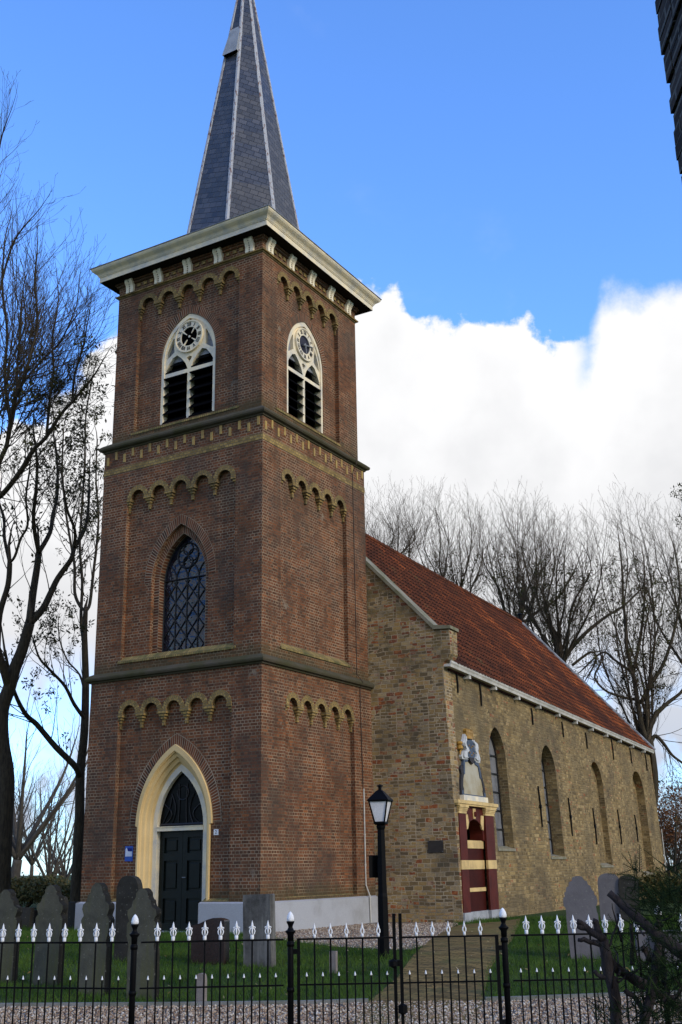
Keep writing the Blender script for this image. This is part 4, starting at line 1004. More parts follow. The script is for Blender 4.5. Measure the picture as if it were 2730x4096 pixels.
# ================================================================== FENCE AND GATE
RAIL_Z = .038
def rail_pt(px, py): d = ray(px, py); return CAM + d*((RAIL_Z-CAM.z)/d.z)
posts_px = [(-75, 3771.5), (538, 3770), (1163, 3758), (2017, 3742), (2640, 3731)]
PP = [rail_pt(*p) for p in posts_px]
def finial_mesh(kind):
    mb = MB()
    if kind == 'tall':
        mb.lathe((0, 0, 0), [(.015, -.004), (.018, .0), (.018, .028), (.012, .034)], 8)
        for s_ in (-1, 1):
            mb.tube([(s_*.008, 0, .030), (s_*.022, 0, .048), (s_*.027, 0, .066), (s_*.020, 0, .084), (s_*.007, 0, .096)], .0065, 6)
            mb.tube([(s_*.004, 0, .094), (s_*.020, 0, .104), (s_*.029, 0, .100), (s_*.028, 0, .091)], .0055, 6)
            mb.tube([(0, s_*.008, .030), (0, s_*.020, .055), (0, s_*.018, .080), (0, s_*.006, .096)], .006, 5)
        mb.lathe((0, 0, 0), [(.005, .032), (.008, .062), (.006, .092), (.013, .098), (.016, .108), (.008, .135), (.001, .160)], 8)
    elif kind == 'gate':
        mb.lathe((0, 0, 0), [(.013, -.004), (.014, .02), (.008, .026)], 8)
        for s_ in (-1, 1): mb.tube([(s_*.005, 0, .022), (s_*.016, 0, .040), (s_*.014, 0, .060), (s_*.005, 0, .074)], .007, 6)
        mb.lathe((0, 0, 0), [(.010, .070), (.013, .080), (.006, .105), (.001, .125)], 8)
    else:
        mb.lathe((0, 0, 0), [(.008, 0), (.010, .004), (.007, .014), (.001, .034)], 8)
    return mb.mesh(kind + '_finial', M['white'], True)
FIN = {k: finial_mesh(k) for k in ('tall', 'gate', 'short')}
def bar_mesh(name, z0, z1, r):
    mb = MB(); mb.tube([(0, 0, z0), (0, 0, z1)], r, 6); return mb.mesh(name, M['iron'])
PICK = {'tall': bar_mesh('tall_bar', -.87, .012, .0080), 'short': bar_mesh('short_bar', -.87, -.305, .0062)}
def add_obj(name, me, parent, loc=(0, 0, 0)):
    o = bpy.data.objects.new(name, me); COL.objects.link(o); o.parent = parent; o.location = loc; o.scale = (.88, .88, .95) if name == 'finial' else (1, 1, 1); return o
def fence_panel(name, label, cat, A, B, n_tall, gate=None, group=None, off0=.0, off1=.0, shorts_first=True):
    d = B-A; ln = math.hypot(d.x, d.y); th = thing(name, label, cat, A, math.atan2(d.y, d.x), group)
    slope = d.z/ln
    x0, x1 = off0, ln-off1
    n_short = n_tall+1; st = (x1-x0)/(n_tall*2+2)
    for nm, z, r in (('top_rail', 0, .0075), ('middle_rail', -.372, .007), ('bottom_rail', -.745, .007)):
        mb = MB(); mb.wbox(x0, x1, -.006, .006, z-r, z+r); mb.build(nm, M['iron'], th)
    for i in range(n_tall*2+1):
        x = x0 + st*(i+1)
        if i % 2: b = add_obj('picket', PICK['tall'], th, (x, 0, 0)); add_obj('finial', FIN['gate' if gate else 'tall'], b, (0, 0, .012))
        else: b = add_obj('short_picket', PICK['short'], th, (x, 0, 0)); add_obj('tip', FIN['short'], b, (0, 0, -.305))
    if gate:
        for x, zt in ((x0, .008 if gate == 'l' else .20), (x1, .20 if gate == 'l' else .008)):
            mb = MB(); mb.wbox(x-.014, x+.014, -.014, .014, -.86, zt); mb.build('stile', M['iron'], th)
        for z in (-.10, -.70):
            q = MB(); xx = x0-.09 if gate == 'l' else x1+.09; q.wbox(min(xx, x0 if gate == 'l' else x1), max(xx, x0 if gate == 'l' else x1), -.012, .012, z-.02, z+.02); q.build('hinge', M['iron'], th)
        if gate == 'l':
            q = MB(); q.wbox(x1-.05, x1+.06, -.035, .035, -.235, -.185); q.lathe((x1-.02, -.05, -.21), [(0, -.04), (.04, -.02), (.04, .02), (0, .04)], 8); q.build('latch', M['iron'], th)
        else:
            q = MB(); q.lathe((x0, -.03, -.58), [(0, -.05), (.04, -.03), (.04, .03), (0, .05)], 8); q.build('lock', M['iron'], th)
    return th
fence_panel('iron_fence', 'black iron fence panel with white spear tips before the shaped gravestones at far left', 'fence', PP[0], PP[1], 8, group='iron fence panels', off0=.06, off1=.06)
fence_panel('iron_fence', 'black iron fence panel with white spear tips before the brown granite gravestone', 'fence', PP[1], PP[2], 8, group='iron fence panels', off0=.06, off1=.06)
fence_panel('iron_fence', 'black iron fence panel with white spear tips partly behind the yew bush', 'fence', PP[3], PP[4], 8, group='iron fence panels', off0=.06, off1=.06)
PP5 = PP[4] + (PP[4]-PP[3]); 
fence_panel('iron_fence', 'short run of black iron fence glimpsed through the yew at the right edge', 'fence', PP[4], PP5, 8, group='iron fence panels', off0=.06, off1=.06)
gl0, gl1, gr0, gr1 = rail_pt(1195, 3757), rail_pt(1578, 3750), rail_pt(1603, 3749.5), rail_pt(1987, 3742.5)
fence_panel('gate_leaf', 'left leaf of the black iron gate, in front of the lamp post', 'gate', gl0, gl1, 5, 'l', 'gate leaves')
fence_panel('gate_leaf', 'right leaf of the black iron gate, across the brick path', 'gate', gr0, gr1, 5, 'r', 'gate leaves')
def fence_post(P, label):
    th = thing('fence_post', label, 'post', (P.x, P.y, 0), 0, 'fence posts with acorn tops')
    mb = MB(); zb = ground(P.x, P.y)
    mb.lathe((0, 0, 0), [(.027, zb-.1), (.027, .02), (.024, .03)], 12); 
    for z in (-.37, -.0): mb.lathe((0, 0, z), [(.033, -.018), (.033, .018)], 12)
    mb.build('shaft', M['iron'], th, True)
    mb = MB(); mb.lathe((0, 0, RAIL_Z), [(.026, -.01), (.028, .04), (.044, .062), (.047, .070), (.030, .080), (.019, .10), (.022, .118), (.033, .138), (.036, .150), (.02, .153)], 12); mb.build('collar', M['iron'], th, True)
    mb = MB(); mb.lathe((0, 0, RAIL_Z), [(.022, .146), (.032, .156), (.033, .172), (.027, .198), (.015, .219), (.002, .232)], 12); mb.build('acorn', M['white'], th, True)
for P, lb in zip(PP[1:], ('white topped black iron post in front of the lichened shouldered gravestone', 'white topped black iron post at the hinge of the left gate leaf',
                      'white topped black iron post at the hinge of the right gate leaf', 'black iron post mostly hidden behind the yew branches')): fence_post(P, lb)

# ================================================================== GRAVESTONES
half_gothic = [(.44, -.1), (.44, .42), (.415, .47), (.45, .52), (.485, .57), (.49, .66), (.45, .685), (.40, .70), (.44, .73), (.475, .76), (.46, .80), (.40, .815), (.34, .83), (.31, .86), (.30, .885), (.235, .90), (.20, .925), (.195, .955), (.12, .985), (.05, 1.0)]
shapes = dict(gothic=half_gothic, round=[(.5, -.1), (.5, .80), (.485, .86), (.45, .905), (.38, .95), (.28, .98), (.15, .995), (.05, 1.0)], block=[(.5, -.1), (.5, .99), (.48, 1.0)],
              eared=[(.47, -.1), (.48, .52), (.455, .55), (.46, .62), (.50, .64), (.515, .69), (.505, .74), (.455, .76), (.445, .80), (.385, .82), (.37, .865), (.295, .885), (.27, .93), (.19, .945), (.15, .985), (.04, 1.0)])
def gravestone(label, mat, shape, pxl, pxr, pyb, pyt, thick=.11, rz=None, tilt=0., lean=0., edge=True, cat='gravestone', group='old gravestones in the churchyard', name='gravestone'):
    c = gp((pxl+pxr)/2, pyb); D = depth_of(c); top_ = dp((pxl+pxr)/2, pyt, D).z
    rz = R(8) if rz is None else rz
    sc = (pxr-pxl)/FPX*D*1.03; nrm = Vector((math.sin(rz), -math.cos(rz), 0)); cosv = max(.4, abs(nrm.dot(FH))); wdt = sc/cosv; h = top_-c.z
    th = thing(name, label, cat, c, rz, group); rt = random.Random(int(pxl*3+pyt)); th.rotation_euler = (tilt + R(rt.uniform(-2, 2)), lean + R(rt.uniform(-1.6, 1.6)), rz + R(rt.uniform(-3, 3)))
    P = shapes[shape]; P = P + [(-a, z) for a, z in P[::-1]]
    rng_ = random.Random(int(pxl*7+pyb))
    P = [((a + rng_.uniform(-.008, .008))*wdt, z*h) for a, z in P]
    fr = Frame((0, 0, 0), (1, 0, 0), (0, 0, 1), (0, -1, 0))
    mb = MB(); mb.plate(fr, P, (), -thick/2, thick/2, back=True); sl = mb.build('slab', M[mat], th, bevel=.012)
    if shape == 'gothic':
        sl.data.materials.append(M['grave_edge'])                      # rough blackened edges
        for p in sl.data.polygons:
            if abs(p.normal.y) < .5: p.material_index = 1
    return th
gs = gravestone
gs('grey lichened shouldered gravestone cut by the left edge of the photo', 'grave', 'gothic', -45, 66, 3931, 3558, .12)
gs('lichened shouldered gravestone with yellow lichen spots and a dark rounded stone behind it', 'grave', 'gothic', 135, 244, 3940, 3540, .12)
gs('tallest lichened shouldered gravestone in front of the tower corner and plinth end', 'grave', 'gothic', 318, 436, 3977, 3532, .12)
gs('dark round topped gravestone standing before the cream door jamb', 'grave_dark', 'round', 466, 552, 3846, 3503, .14)
gs('lichened shouldered gravestone behind the white topped post, before the green door', 'grave', 'gothic', 512, 632, 3994, 3553, .12)
gs('low polished brown granite gravestone with a wavy top', 'granite', 'block', 776, 905, 3855, 3672, .16, group=None)
gs('tall narrow grey streaked gravestone before the tower corner', 'grave_pale', 'block', 988, 1092, 3866, 3577, .16, lean=R(-1.5), group=None)
gs('dark rounded headstone half hidden behind the lichen spotted one', 'grave_dark', 'round', 222, 262, 3728, 3586, .14)
gs('low dark block headstone beside the tower plinth, behind the shaped stones', 'grave_dark', 'block', 256, 305, 3716, 3608, .14)
gs('low dark block headstone between the two leftmost shaped stones', 'grave_dark', 'block', 82, 124, 3716, 3630, .14)
gs('small dark headstone just right of the leftmost dark block, under the hedge', 'grave_dark', 'block', 124, 142, 3712, 3640, .14)
gs('large mauve grey shouldered gravestone on the right lawn before the nave wall', 'grave_mauve', 'eared', 2290, 2408, 3834, 3503, .12, rz=R(22), lean=R(-1.2))
gs('mauve grey gravestone behind the large one, half covered by yew', 'grave_mauve', 'round', 2410, 2490, 3690, 3493, .14, rz=R(22))
gs('dark round headstone behind the yew branches on the right', 'grave_dark', 'round', 2488, 2560, 3690, 3500, .14, rz=R(22))
gs('grey square slab of a low tomb behind the yew, nearer the centre', 'grave_mauve', 'block', 2556, 2634, 3846, 3722, .3, rz=R(22))
gs('grey square slab of a low tomb behind the yew at the right edge', 'grave_mauve', 'block', 2642, 2728, 3850, 3722, .3, rz=R(22))
gs('small pinkish stone marker post beside the kerb under the granite gravestone', 'marker', 'round', 791, 822, 4022, 3892, .07, cat='marker stone', group='small marker stones', name='marker_stone')
gs('small pinkish stone marker post in the grass left of the lamp', 'marker', 'block', 1323, 1347, 3893, 3804, .06, cat='marker stone', group='small marker stones', name='marker_stone')
# the wavy top of the granite stone
for o in bpy.data.objects:
    if o.parent and o.name.startswith('slab') and o.data.materials[0] == M['granite']:
        xs = [v.co.x for v in o.data.vertices]; x0, x1 = min(xs), max(xs); zt = max(v.co.z for v in o.data.vertices)
        bm = bmesh.new(); bm.from_mesh(o.data)
        for i in range(1, 12):
            bmesh.ops.bisect_plane(bm, geom=bm.verts[:]+bm.edges[:]+bm.faces[:], plane_co=(x0+(x1-x0)*i/12, 0, 0), plane_no=(1, 0, 0))
        for v in bm.verts:
            if v.co.z > zt*.9: t = (v.co.x-x0)/(x1-x0); v.co.z += -.10 + .10*(.5-.5*math.cos(math.pi*min(1, t/.72))) - (.035*((t-.72)/.28)**2 if t > .72 else 0)
        bm.to_mesh(o.data); bm.free()

# ================================================================== TREES
def np_mesh(name, V, F, mat, nper=4, smooth=False):
    me = bpy.data.meshes.new(name); V = np.asarray(V, np.float32); F = np.asarray(F, np.int32)
    me.vertices.add(len(V)); me.vertices.foreach_set('co', V.ravel())
    me.loops.add(F.size); me.loops.foreach_set('vertex_index', F.ravel())
    me.polygons.add(len(F)); me.polygons.foreach_set('loop_start', np.arange(0, F.size, nper, dtype=np.int32))
    if smooth: me.polygons.foreach_set('use_smooth', np.ones(len(F), bool))
    me.update(calc_edges=True); me.materials.append(mat); return me
def link(name, me, parent=None):
    o = bpy.data.objects.new(name, me); COL.objects.link(o); o.parent = parent; return o
def tube_mesh(name, S, mat, k=3):
    S = np.array(S, np.float64); P0, P1, r0, r1 = S[:, 0:3], S[:, 3:6], S[:, 6], S[:, 7]
    d = P1-P0; d /= np.linalg.norm(d, axis=1, keepdims=True)+1e-9
    h = np.where(np.abs(d[:, 2:3]) < .9, np.array([[0, 0, 1.]]), np.array([[1., 0, 0]]))
    x = np.cross(d, h); x /= np.linalg.norm(x, axis=1, keepdims=True); y = np.cross(d, x)
    an = np.arange(k)*2*np.pi/k
    ring = np.cos(an)[None, :, None]*x[:, None, :] + np.sin(an)[None, :, None]*y[:, None, :]
    A = P0[:, None, :] + ring*r0[:, None, None]; B = P1[:, None, :] + ring*r1[:, None, None]
    V = np.concatenate([A, B], 1).reshape(-1, 3); n_ = len(S); b = (np.arange(n_)*2*k)[:, None]
    j = np.arange(k)[None, :]; j2 = (j+1) % k
    F = np.stack([b+j, b+j2, b+k+j2, b+k+j], -1).reshape(-1, 4)
    return np_mesh(name, V, F, mat, 4, True)
def leaf_mesh(name, pts, mat, rng, size=(.05, .10), per=6, spread=.12, droop=.5):
    pts = np.array(pts); n_ = len(pts)*per
    c = np.repeat(pts, per, 0) + rng.normal(0, spread, (n_, 3))
    a = rng.normal(0, 1, (n_, 3)); a[:, 2] -= droop; a /= np.linalg.norm(a, axis=1, keepdims=True)
    b = np.cross(a, rng.normal(0, 1, (n_, 3))); b /= np.linalg.norm(b, axis=1, keepdims=True)+1e-9
    L = rng.uniform(size[0], size[1], (n_, 1)); W_ = L*rng.uniform(.28, .45, (n_, 1))
    V = np.stack([c, c + a*L*.5 + b*W_*.5, c + a*L, c + a*L*.5 - b*W_*.5], 1).reshape(-1, 3)
    return np_mesh(name, V, np.arange(len(V)).reshape(-1, 4), mat)
class Tree:
    def __init__(s, seed, rs=1.): s.rs = rs; s.r = random.Random(seed); s.np = np.random.default_rng(seed); s.thick = MB(); s.seg = []; s.tips = []; s.mid = []
    def limb(s, pts, r0, r1, kids=8, klen=(2.5, 4.5), lvl=1, up=.10, spread=(25, 55), start=.25, wig=.0):
        r0 *= s.rs; r1 *= s.rs; pts = [Vector(p) for p in pts]; fine = []
        for i in range(len(pts)-1):                                   # smooth through the given points
            p0, p1, p2, p3 = pts[max(i-1, 0)], pts[i], pts[i+1], pts[min(i+2, len(pts)-1)]
            for t in (0, .25, .5, .75):
                fine.append(.5*((2*p1) + (p2-p0)*t + (2*p0-5*p1+4*p2-p3)*t*t + (3*p1-p0-3*p2+p3)*t**3))
        fine.append(pts[-1]); n_ = len(fine)
        rad = [r0 + (r1-r0)*i/(n_-1) for i in range(n_)]
        if wig: fine = [p + Vector((s.r.gauss(0, wig), s.r.gauss(0, wig), 0))*(i > 0) for i, p in enumerate(fine)]
        s.thick.tube(fine, rad, 9 if r0 > .15 else 6)
        for k in range(kids):
            t = start + (1-start)*(k+.5)/kids; i = min(n_-2, int(t*(n_-1)))
            s.grow(fine[i], s.turn((fine[i+1]-fine[i]).normalized(), *spread), s.r.uniform(*klen)*(1.15-.5*t), min(rad[i]*.5, .020), lvl, up)
        s.grow(fine[-1], (fine[-1]-fine[-2]).normalized(), s.r.uniform(*klen)*.55, r1, lvl, up)
        return fine
    def turn(s, d, a0, a1):
        o = d.orthogonal().normalized(); o.rotate(Matrix.Rotation(s.r.uniform(0, 2*math.pi), 3, d)); a = R(s.r.uniform(a0, a1))
        return (d*math.cos(a) + o*math.sin(a)).normalized()
    def grow(s, p, d, L, r, lvl, up=.10):
        st = (0, .34, .26, .20)[min(lvl, 3)]; n_ = max(3, int(L/st)); rr = r; p = p.copy(); dens = (0, .88, .80, .0)[min(lvl, 3)]
        for i in range(n_):
            d = (d + Vector((s.r.gauss(0, .10), s.r.gauss(0, .10), s.r.gauss(0, .08) + up))).normalized()
            q = p + d*(L/n_); r2 = max(.0042, r*(1-.82*(i+1)/n_))
            s.seg.append((*p, *q, rr, r2)); p, rr = q, r2
            if lvl < 3 and i > n_*.12 and s.r.random() < dens:
                s.grow(p, s.turn(d, 18, 45), L*s.r.uniform(.32, .52)*(1.15-.55*i/n_), rr*.52, lvl+1, up)
        if lvl >= 2: s.tips.append(p)
        elif lvl == 1: s.mid.append(p)
    def build(s, name, label, group, base, leaves=0, lmat='leaf', twig='twig', bark='bark', lsize=(.07, .14), per=12, zmax=None, spread=.07):
        th = thing(name, label, 'tree', base, 0, group); b = Vector(base)
        tr = s.thick.build('trunk', M[bark], th, True); tr.location = -b
        cr = link('crown', tube_mesh('crown', s.seg, M[twig]), th); cr.location = -b
        if leaves:
            pts = [p for p in s.tips if zmax is None or p.z < zmax]; s.r.shuffle(pts)
            lf = link('leaf_sprays', leaf_mesh('leaf_sprays', [tuple(p) for p in pts[:leaves]], M[lmat], s.np, lsize, per, spread), th); lf.location = -b
        return th
# ---- the two big ash trees on the left, limbs laid out from the photograph at their distance
DA, DB = 33., 37.
def zpt(L, D, dv=0., rnd=None):
    out = []
    for i, q in enumerate(L): out.append(dp(q[0], q[1], D + dv*i/max(1, len(L)-1)))
    return out
tA = Tree(3, .76); base = dp(0, 3700, DA); base.z = -.65
tA.limb([Vector((base.x, base.y, -.8))] + zpt([(4, 3581), (16, 3300), (26, 3114), (6, 2960), (8, 2840), (37, 2754), (61, 2670), (89, 2600), (119, 2495)], DA), .36, .20, 2, lvl=2, klen=(1., 2.))
tA.limb(zpt([(119, 2495), (131, 2387), (149, 2270), (156, 2210)], DA, .5), .16, .12, 3, (1.5, 2.5), 2)
tA.limb(zpt([(156, 2210), (140, 2130), (135, 2060), (145, 1967), (149, 1855), (140, 1760)], DA, -1.5), .09, .045, 11, (1.6, 3.0))
tA.limb(zpt([(156, 2210), (201, 2130), (212, 2060), (229, 1990), (231, 1874), (219, 1757)], DA, 2.), .10, .045, 12, (1.6, 3.2))
tA.limb(zpt([(119, 2495), (173, 2434), (201, 2378), (233, 2312), (285, 2238), (299, 2191), (336, 2126), (352, 2060), (358, 1960)], DA, 1.0), .15, .05, 14, (1.5, 3.))
tA.limb(zpt([(299, 2191), (300, 2120), (270, 2040), (255, 1950)], DA, -1.), .07, .04, 8, (1.3, 2.6))
tA.limb(zpt([(37, 2754), (20, 2690), (-10, 2600), (-60, 2420), (-70, 2200), (-40, 2000), (0, 1986), (47, 1934), (93, 1869), (135, 1799), (187, 1747), (243, 1659), (290, 1607), (350, 1537)], DA, -3.5), .17, .05, 26, (1.8, 3.6))
tA.limb(zpt([(-70, 2200), (-40, 1960), (0, 1845), (28, 1780), (42, 1687), (60, 1600), (93, 1528), (120, 1430)], DA-1, -2), .11, .05, 18, (2., 3.8))
tA.limb(zpt([(-10, 2600), (0, 2457), (33, 2340), (40, 2252)], DA-.5, 0), .12, .10, 3, (1.5, 2.4), 2)
tA.limb(zpt([(40, 2252), (19, 2154), (16, 2074), (-10, 1980), (-20, 1850)], DA-.5, 1), .07, .04, 9, (1.6, 3.))
tA.limb(zpt([(40, 2252), (61, 2224), (84, 2154), (112, 2098), (105, 1990), (120, 1880)], DA-.5, -1), .06, .035, 9, (1.5, 2.8))
for L, r_ in (([(93, 1528), (130, 1400), (150, 1270), (140, 1130), (150, 1010)], .06), ([(42, 1687), (20, 1500), (30, 1330), (10, 1150), (20, 960)], .07), ([(-60, 2000), (-70, 1700), (-40, 1400), (-30, 1150), (-10, 900)], .09),
              ([(290, 1607), (300, 1500), (330, 1400), (345, 1330)], .05), ([(187, 1747), (200, 1600), (215, 1480), (210, 1360), (230, 1240)], .06), ([(-70, 1700), (-90, 1400), (-60, 1100), (-40, 850), (-10, 690)], .07), ([(93, 1528), (170, 1440), (240, 1370), (290, 1270)], .05), ([(28, 1780), (60, 1640), (70, 1480), (80, 1330), (90, 1180)], .055)):
    tA.limb(zpt(L, DA-1.5, -1.), r_, .03, 15, (1.8, 3.4))
for k in range(34):
    f = tA.r.random(); x0 = tA.r.uniform(-110, 110); y0 = 1760 - tA.r.uniform(0, 260); ex = [(20, 560), (100, 800), (170, 960), (215, 1090), (265, 1190), (300, 1290), (330, 1390)][min(6, int(f*7))]
    ex = (ex[0] - tA.r.uniform(0, 150), ex[1] + tA.r.uniform(0, 170)); mx = ((x0+ex[0])/2 + 22, (y0+ex[1])/2 + 25)
    tA.limb(zpt([(x0, y0), mx, ex], DA + tA.r.uniform(-3, 2), tA.r.uniform(-1.5, 1.5)), .028, .012, 12, (1.2, 2.4), 1, .05, (15, 36), .1)
tA.limb(zpt([(-30, 1300), (20, 1080), (60, 960), (120, 880)], DA-3, -1.), .05, .025, 10, (1.2, 2.4)); tA.limb(zpt([(-40, 850), (-10, 640), (10, 540), (30, 480)], DA-3, -1.), .04, .02, 9, (1.2, 2.2))
tA.build('ash_tree', 'large bare ash tree with leaning forked trunk at the left edge', 'bare ash trees around the churchyard', base, 420, per=12, zmax=14.8, lsize=(.07, .17))
tB = Tree(11, .85); base = dp(310, 3660, DB); base.z = -.65
tB.limb([Vector((base.x, base.y, -.8))] + zpt([(303, 3581), (318, 3300), (322, 3090), (338, 2927), (343, 2740), (340, 2600), (339, 2527), (343, 2443)], DB), .22, .095, 3, lvl=2, klen=(.8, 1.6))
tB.limb(zpt([(318, 3110), (303, 3067), (224, 2988), (149, 2899), (107, 2861), (70, 2796), (45, 2720), (20, 2600)], DB, -3.), .13, .05, 14, (1.2, 2.6))
tB.limb(zpt([(348, 2885), (299, 2819), (261, 2745), (205, 2684), (159, 2633), (135, 2560)], DB, -2.), .08, .03, 10, (1.2, 2.4))
tB.limb(zpt([(343, 2443), (322, 2425), (300, 2370), (299, 2261), (280, 2150), (262, 2030), (250, 1880), (255, 1720)], DB, 1.), .075, .03, 16, (1.3, 2.6))
tB.limb(zpt([(343, 2443), (360, 2415), (374, 2294), (388, 2177), (395, 2060), (385, 1920), (390, 1760)], DB, 2.), .075, .03, 16, (1.3, 2.6))
tB.limb(zpt([(340, 2600), (325, 2480), (330, 2330), (320, 2180), (330, 2020), (340, 1850), (345, 1660), (370, 1520)], DB, 3.), .07, .03, 16, (1.3, 2.8))
tB.limb(zpt([(341, 2780), (320, 2700), (270, 2640), (240, 2560), (235, 2500)], DB, 2), .05, .02, 8, (1., 2.))
tB.build('ash_tree', 'slimmer ash tree with a low left limb, trunk rising beside the tower corner', 'bare ash trees around the churchyard', base, 420, per=12, lsize=(.07, .17))
# ---- ash trees behind the nave
def vase_tree(seed, px, D, top_px, fork_px, spread_px, r_, n_stems, label, leaves, extra=(), leaf_zmax=None, name='ash_tree', klen=(1.8, 3.2), kids=28):
    t = Tree(seed); rr = t.r; base = dp(px, 3600, D); base.z = -.7; fk = dp(px, fork_px, D)
    t.limb([base - Z*.2, base.lerp(fk, .35) + Vector((rr.uniform(-.2, .2), 0, 0)), base.lerp(fk, .7) + Vector((rr.uniform(-.25, .25), 0, 0)), fk], r_, r_*.75, 0)
    top_z = dp(px, top_px, D).z - .9; n_stems = int(n_stems*(1.4 if seed != 25 else 1.6))
    for i in range(n_stems):
        f = (i+.5)/n_stems*2-1; a = rr.uniform(-1, 1)
        off = CR*(f*spread_px/FPX*D) + FH*(a*spread_px/FPX*D*.8); off.z = 0
        st = base.lerp(fk, rr.uniform(.82, 1.0)); zt = top_z + .1 - 2.2*max(f*f, a*a) - rr.uniform(0, .5); H = zt - st.z
        P = [st, st + off*.30 + Z*H*.22, st + off*.62 + Z*H*.5, st + off*.88 + Z*H*.77, st + off + Z*H]
        P = [P[0]] + [q + Vector((rr.gauss(0, .22), rr.gauss(0, .22), 0)) for q in P[1:]]
        t.limb(P, r_*rr.uniform(.17, .28), .010, kids, klen, 1, .13, (20, 46), .10)
    for L, r0 in extra: t.limb(zpt(L, D, rr.uniform(-2, 2)), r0, .035, 12, (1.6, 3.4), 1, .06, (25, 60), .12)
    return t.build(name, label, 'bare ash trees around the churchyard', base, leaves//3, per=14, zmax=leaf_zmax or top_z-2.5, lsize=(.08, .2), spread=.10)
vase_tree(21, 1555, 58, 1950, 2330, 150, .30, 6, 'bare ash tree rising over the roof ridge right beside the tower', 60)
vase_tree(22, 1830, 60, 1955, 2420, 170, .32, 7, 'bare ash tree over the middle of the roof ridge', 120)
vase_tree(23, 2085, 57, 1965, 2480, 150, .30, 6, 'bare ash tree behind the iron ridge vent', 200, extra=[([(2085, 2500), (2160, 2440), (2235, 2390), (2300, 2280)], .09)])
vase_tree(24, 2240, 54, 2015, 2640, 215, .40, 8, 'stout forked bare ash tree above the grey hip of the roof', 500, extra=[([(2250, 2640), (2330, 2545), (2420, 2470), (2500, 2420), (2580, 2340)], .11), ([(2255, 2640), (2190, 2585), (2138, 2480), (2070, 2380)], .12), ([(2290, 2661), (2365, 2608), (2385, 2640), (2350, 2710)], .07)])
vase_tree(25, 2590, 50, 1975, 2960, 200, .34, 5, 'tall thick trunked ash tree at the far choir corner with drooping leafy lower limbs', 900,
          extra=[([(2590, 2960), (2568, 2906), (2549, 2791), (2533, 2696), (2507, 2580), (2504, 2495), (2494, 2410), (2490, 2308), (2484, 2206)], .15), ([(2591, 2950), (2618, 2868), (2652, 2830), (2683, 2803), (2730, 2765), (2790, 2690), (2840, 2560)], .13),
                 ([(2564, 2814), (2606, 2734), (2644, 2676), (2675, 2600), (2708, 2478), (2720, 2350), (2700, 2200)], .11), ([(2533, 2696), (2560, 2560), (2572, 2478), (2579, 2376), (2577, 2240)], .09), ([(2606, 2960), (2625, 2944), (2656, 2975), (2690, 3021), (2740, 3060), (2790, 3120)], .10),
                 ([(2550, 2800), (2480, 2785), (2420, 2760), (2380, 2710), (2400, 2660)], .07), ([(2540, 2700), (2460, 2640), (2410, 2610), (2330, 2680)], .07)])
t26 = vase_tree(26, 2790, 56, 2010, 2700, 190, .36, 7, 'bare ash tree mostly beyond the right edge of the photo', 300)
lf_pts = [tuple(dp(x, y, 55) - t26.location) for x, y in ((2720, 1945), (2705, 1965), (2728, 1970), (2690, 1975), (2735, 1940), (2715, 1990), (2740, 1985), (2722, 2075), (2735, 2090), (2710, 2080), (2745, 2030))]
link('leaf_sprays', leaf_mesh('leaf_sprays', lf_pts, M['leaf'], np.random.default_rng(4), (.10, .22), 16, .13), t26)
# ---- distant trees, hedge and bushes on the left
def bushy(seed, px, py_base, D, H, label, name='far_tree', r_=.16, stems=7, spread=2.6, kids=9, twig='twig_far', klen=(1.2, 2.4), leaves=0, lmat='leaf_hedge', fork=.22):
    t = Tree(seed); rr = t.r; base = dp(px, py_base, D); base.z = -.65; fk = base + Z*H*fork
    t.limb([base-Z*.1, base.lerp(fk, .5)+Vector((rr.uniform(-.1, .1), 0, 0)), fk], r_, r_*.8, 0)
    for i in range(stems):
        a = 2*math.pi*i/stems + rr.uniform(-.3, .3); off = Vector((math.cos(a), math.sin(a), 0))*spread*rr.uniform(.5, 1.0); zz = H*(1-fork)*rr.uniform(.65, .85)
        t.limb([fk, fk+off*.35+Z*zz*.3, fk+off*.75+Z*zz*.65, fk+off+Z*zz], r_*.5, .025, kids, klen, 1, .10, (22, 50), .12)
    return t.build(name, label, 'small distant trees beyond the churchyard', base, leaves, lmat, twig, twig, lsize=(.10, .2), per=10, spread=.25)
bushy(31, 60, 3600, 52, 8.6, 'pale bare tree leaning right behind the leftmost trunk', spread=3.6, r_=.26, stems=8, klen=(1.6, 3.0), kids=11)
bushy(32, 195, 3600, 70, 7.0, 'small many stemmed pale tree behind the lichen spotted gravestone', spread=2.6, fork=.08, stems=10, r_=.16)
bushy(33, 255, 3600, 78, 6.2, 'small pale thin tree close to the left of the slim trunk', spread=2.2, fork=.1, stems=9, r_=.15)
bushy(34, 120, 3600, 85, 8.5, 'far pale bare tree between the two left trunks', spread=3.6, stems=9, kids=10)
bushy(35, -20, 3600, 82, 9.5, 'far pale bare tree behind the leftmost trunk base', spread=3.8, stems=9, kids=10)
bushy(36, 2700, 3560, 62, 5.4, 'russet leaved small tree low at the right edge behind the choir', spread=3.4, fork=.1, stems=11, kids=11, leaves=1100, lmat='leaf_red')
bushy(37, 2780, 3560, 66, 4.6, 'russet leaved shrub at the right frame edge beside the russet tree', spread=3.0, fork=.1, stems=9, kids=10, leaves=800, lmat='leaf_red')
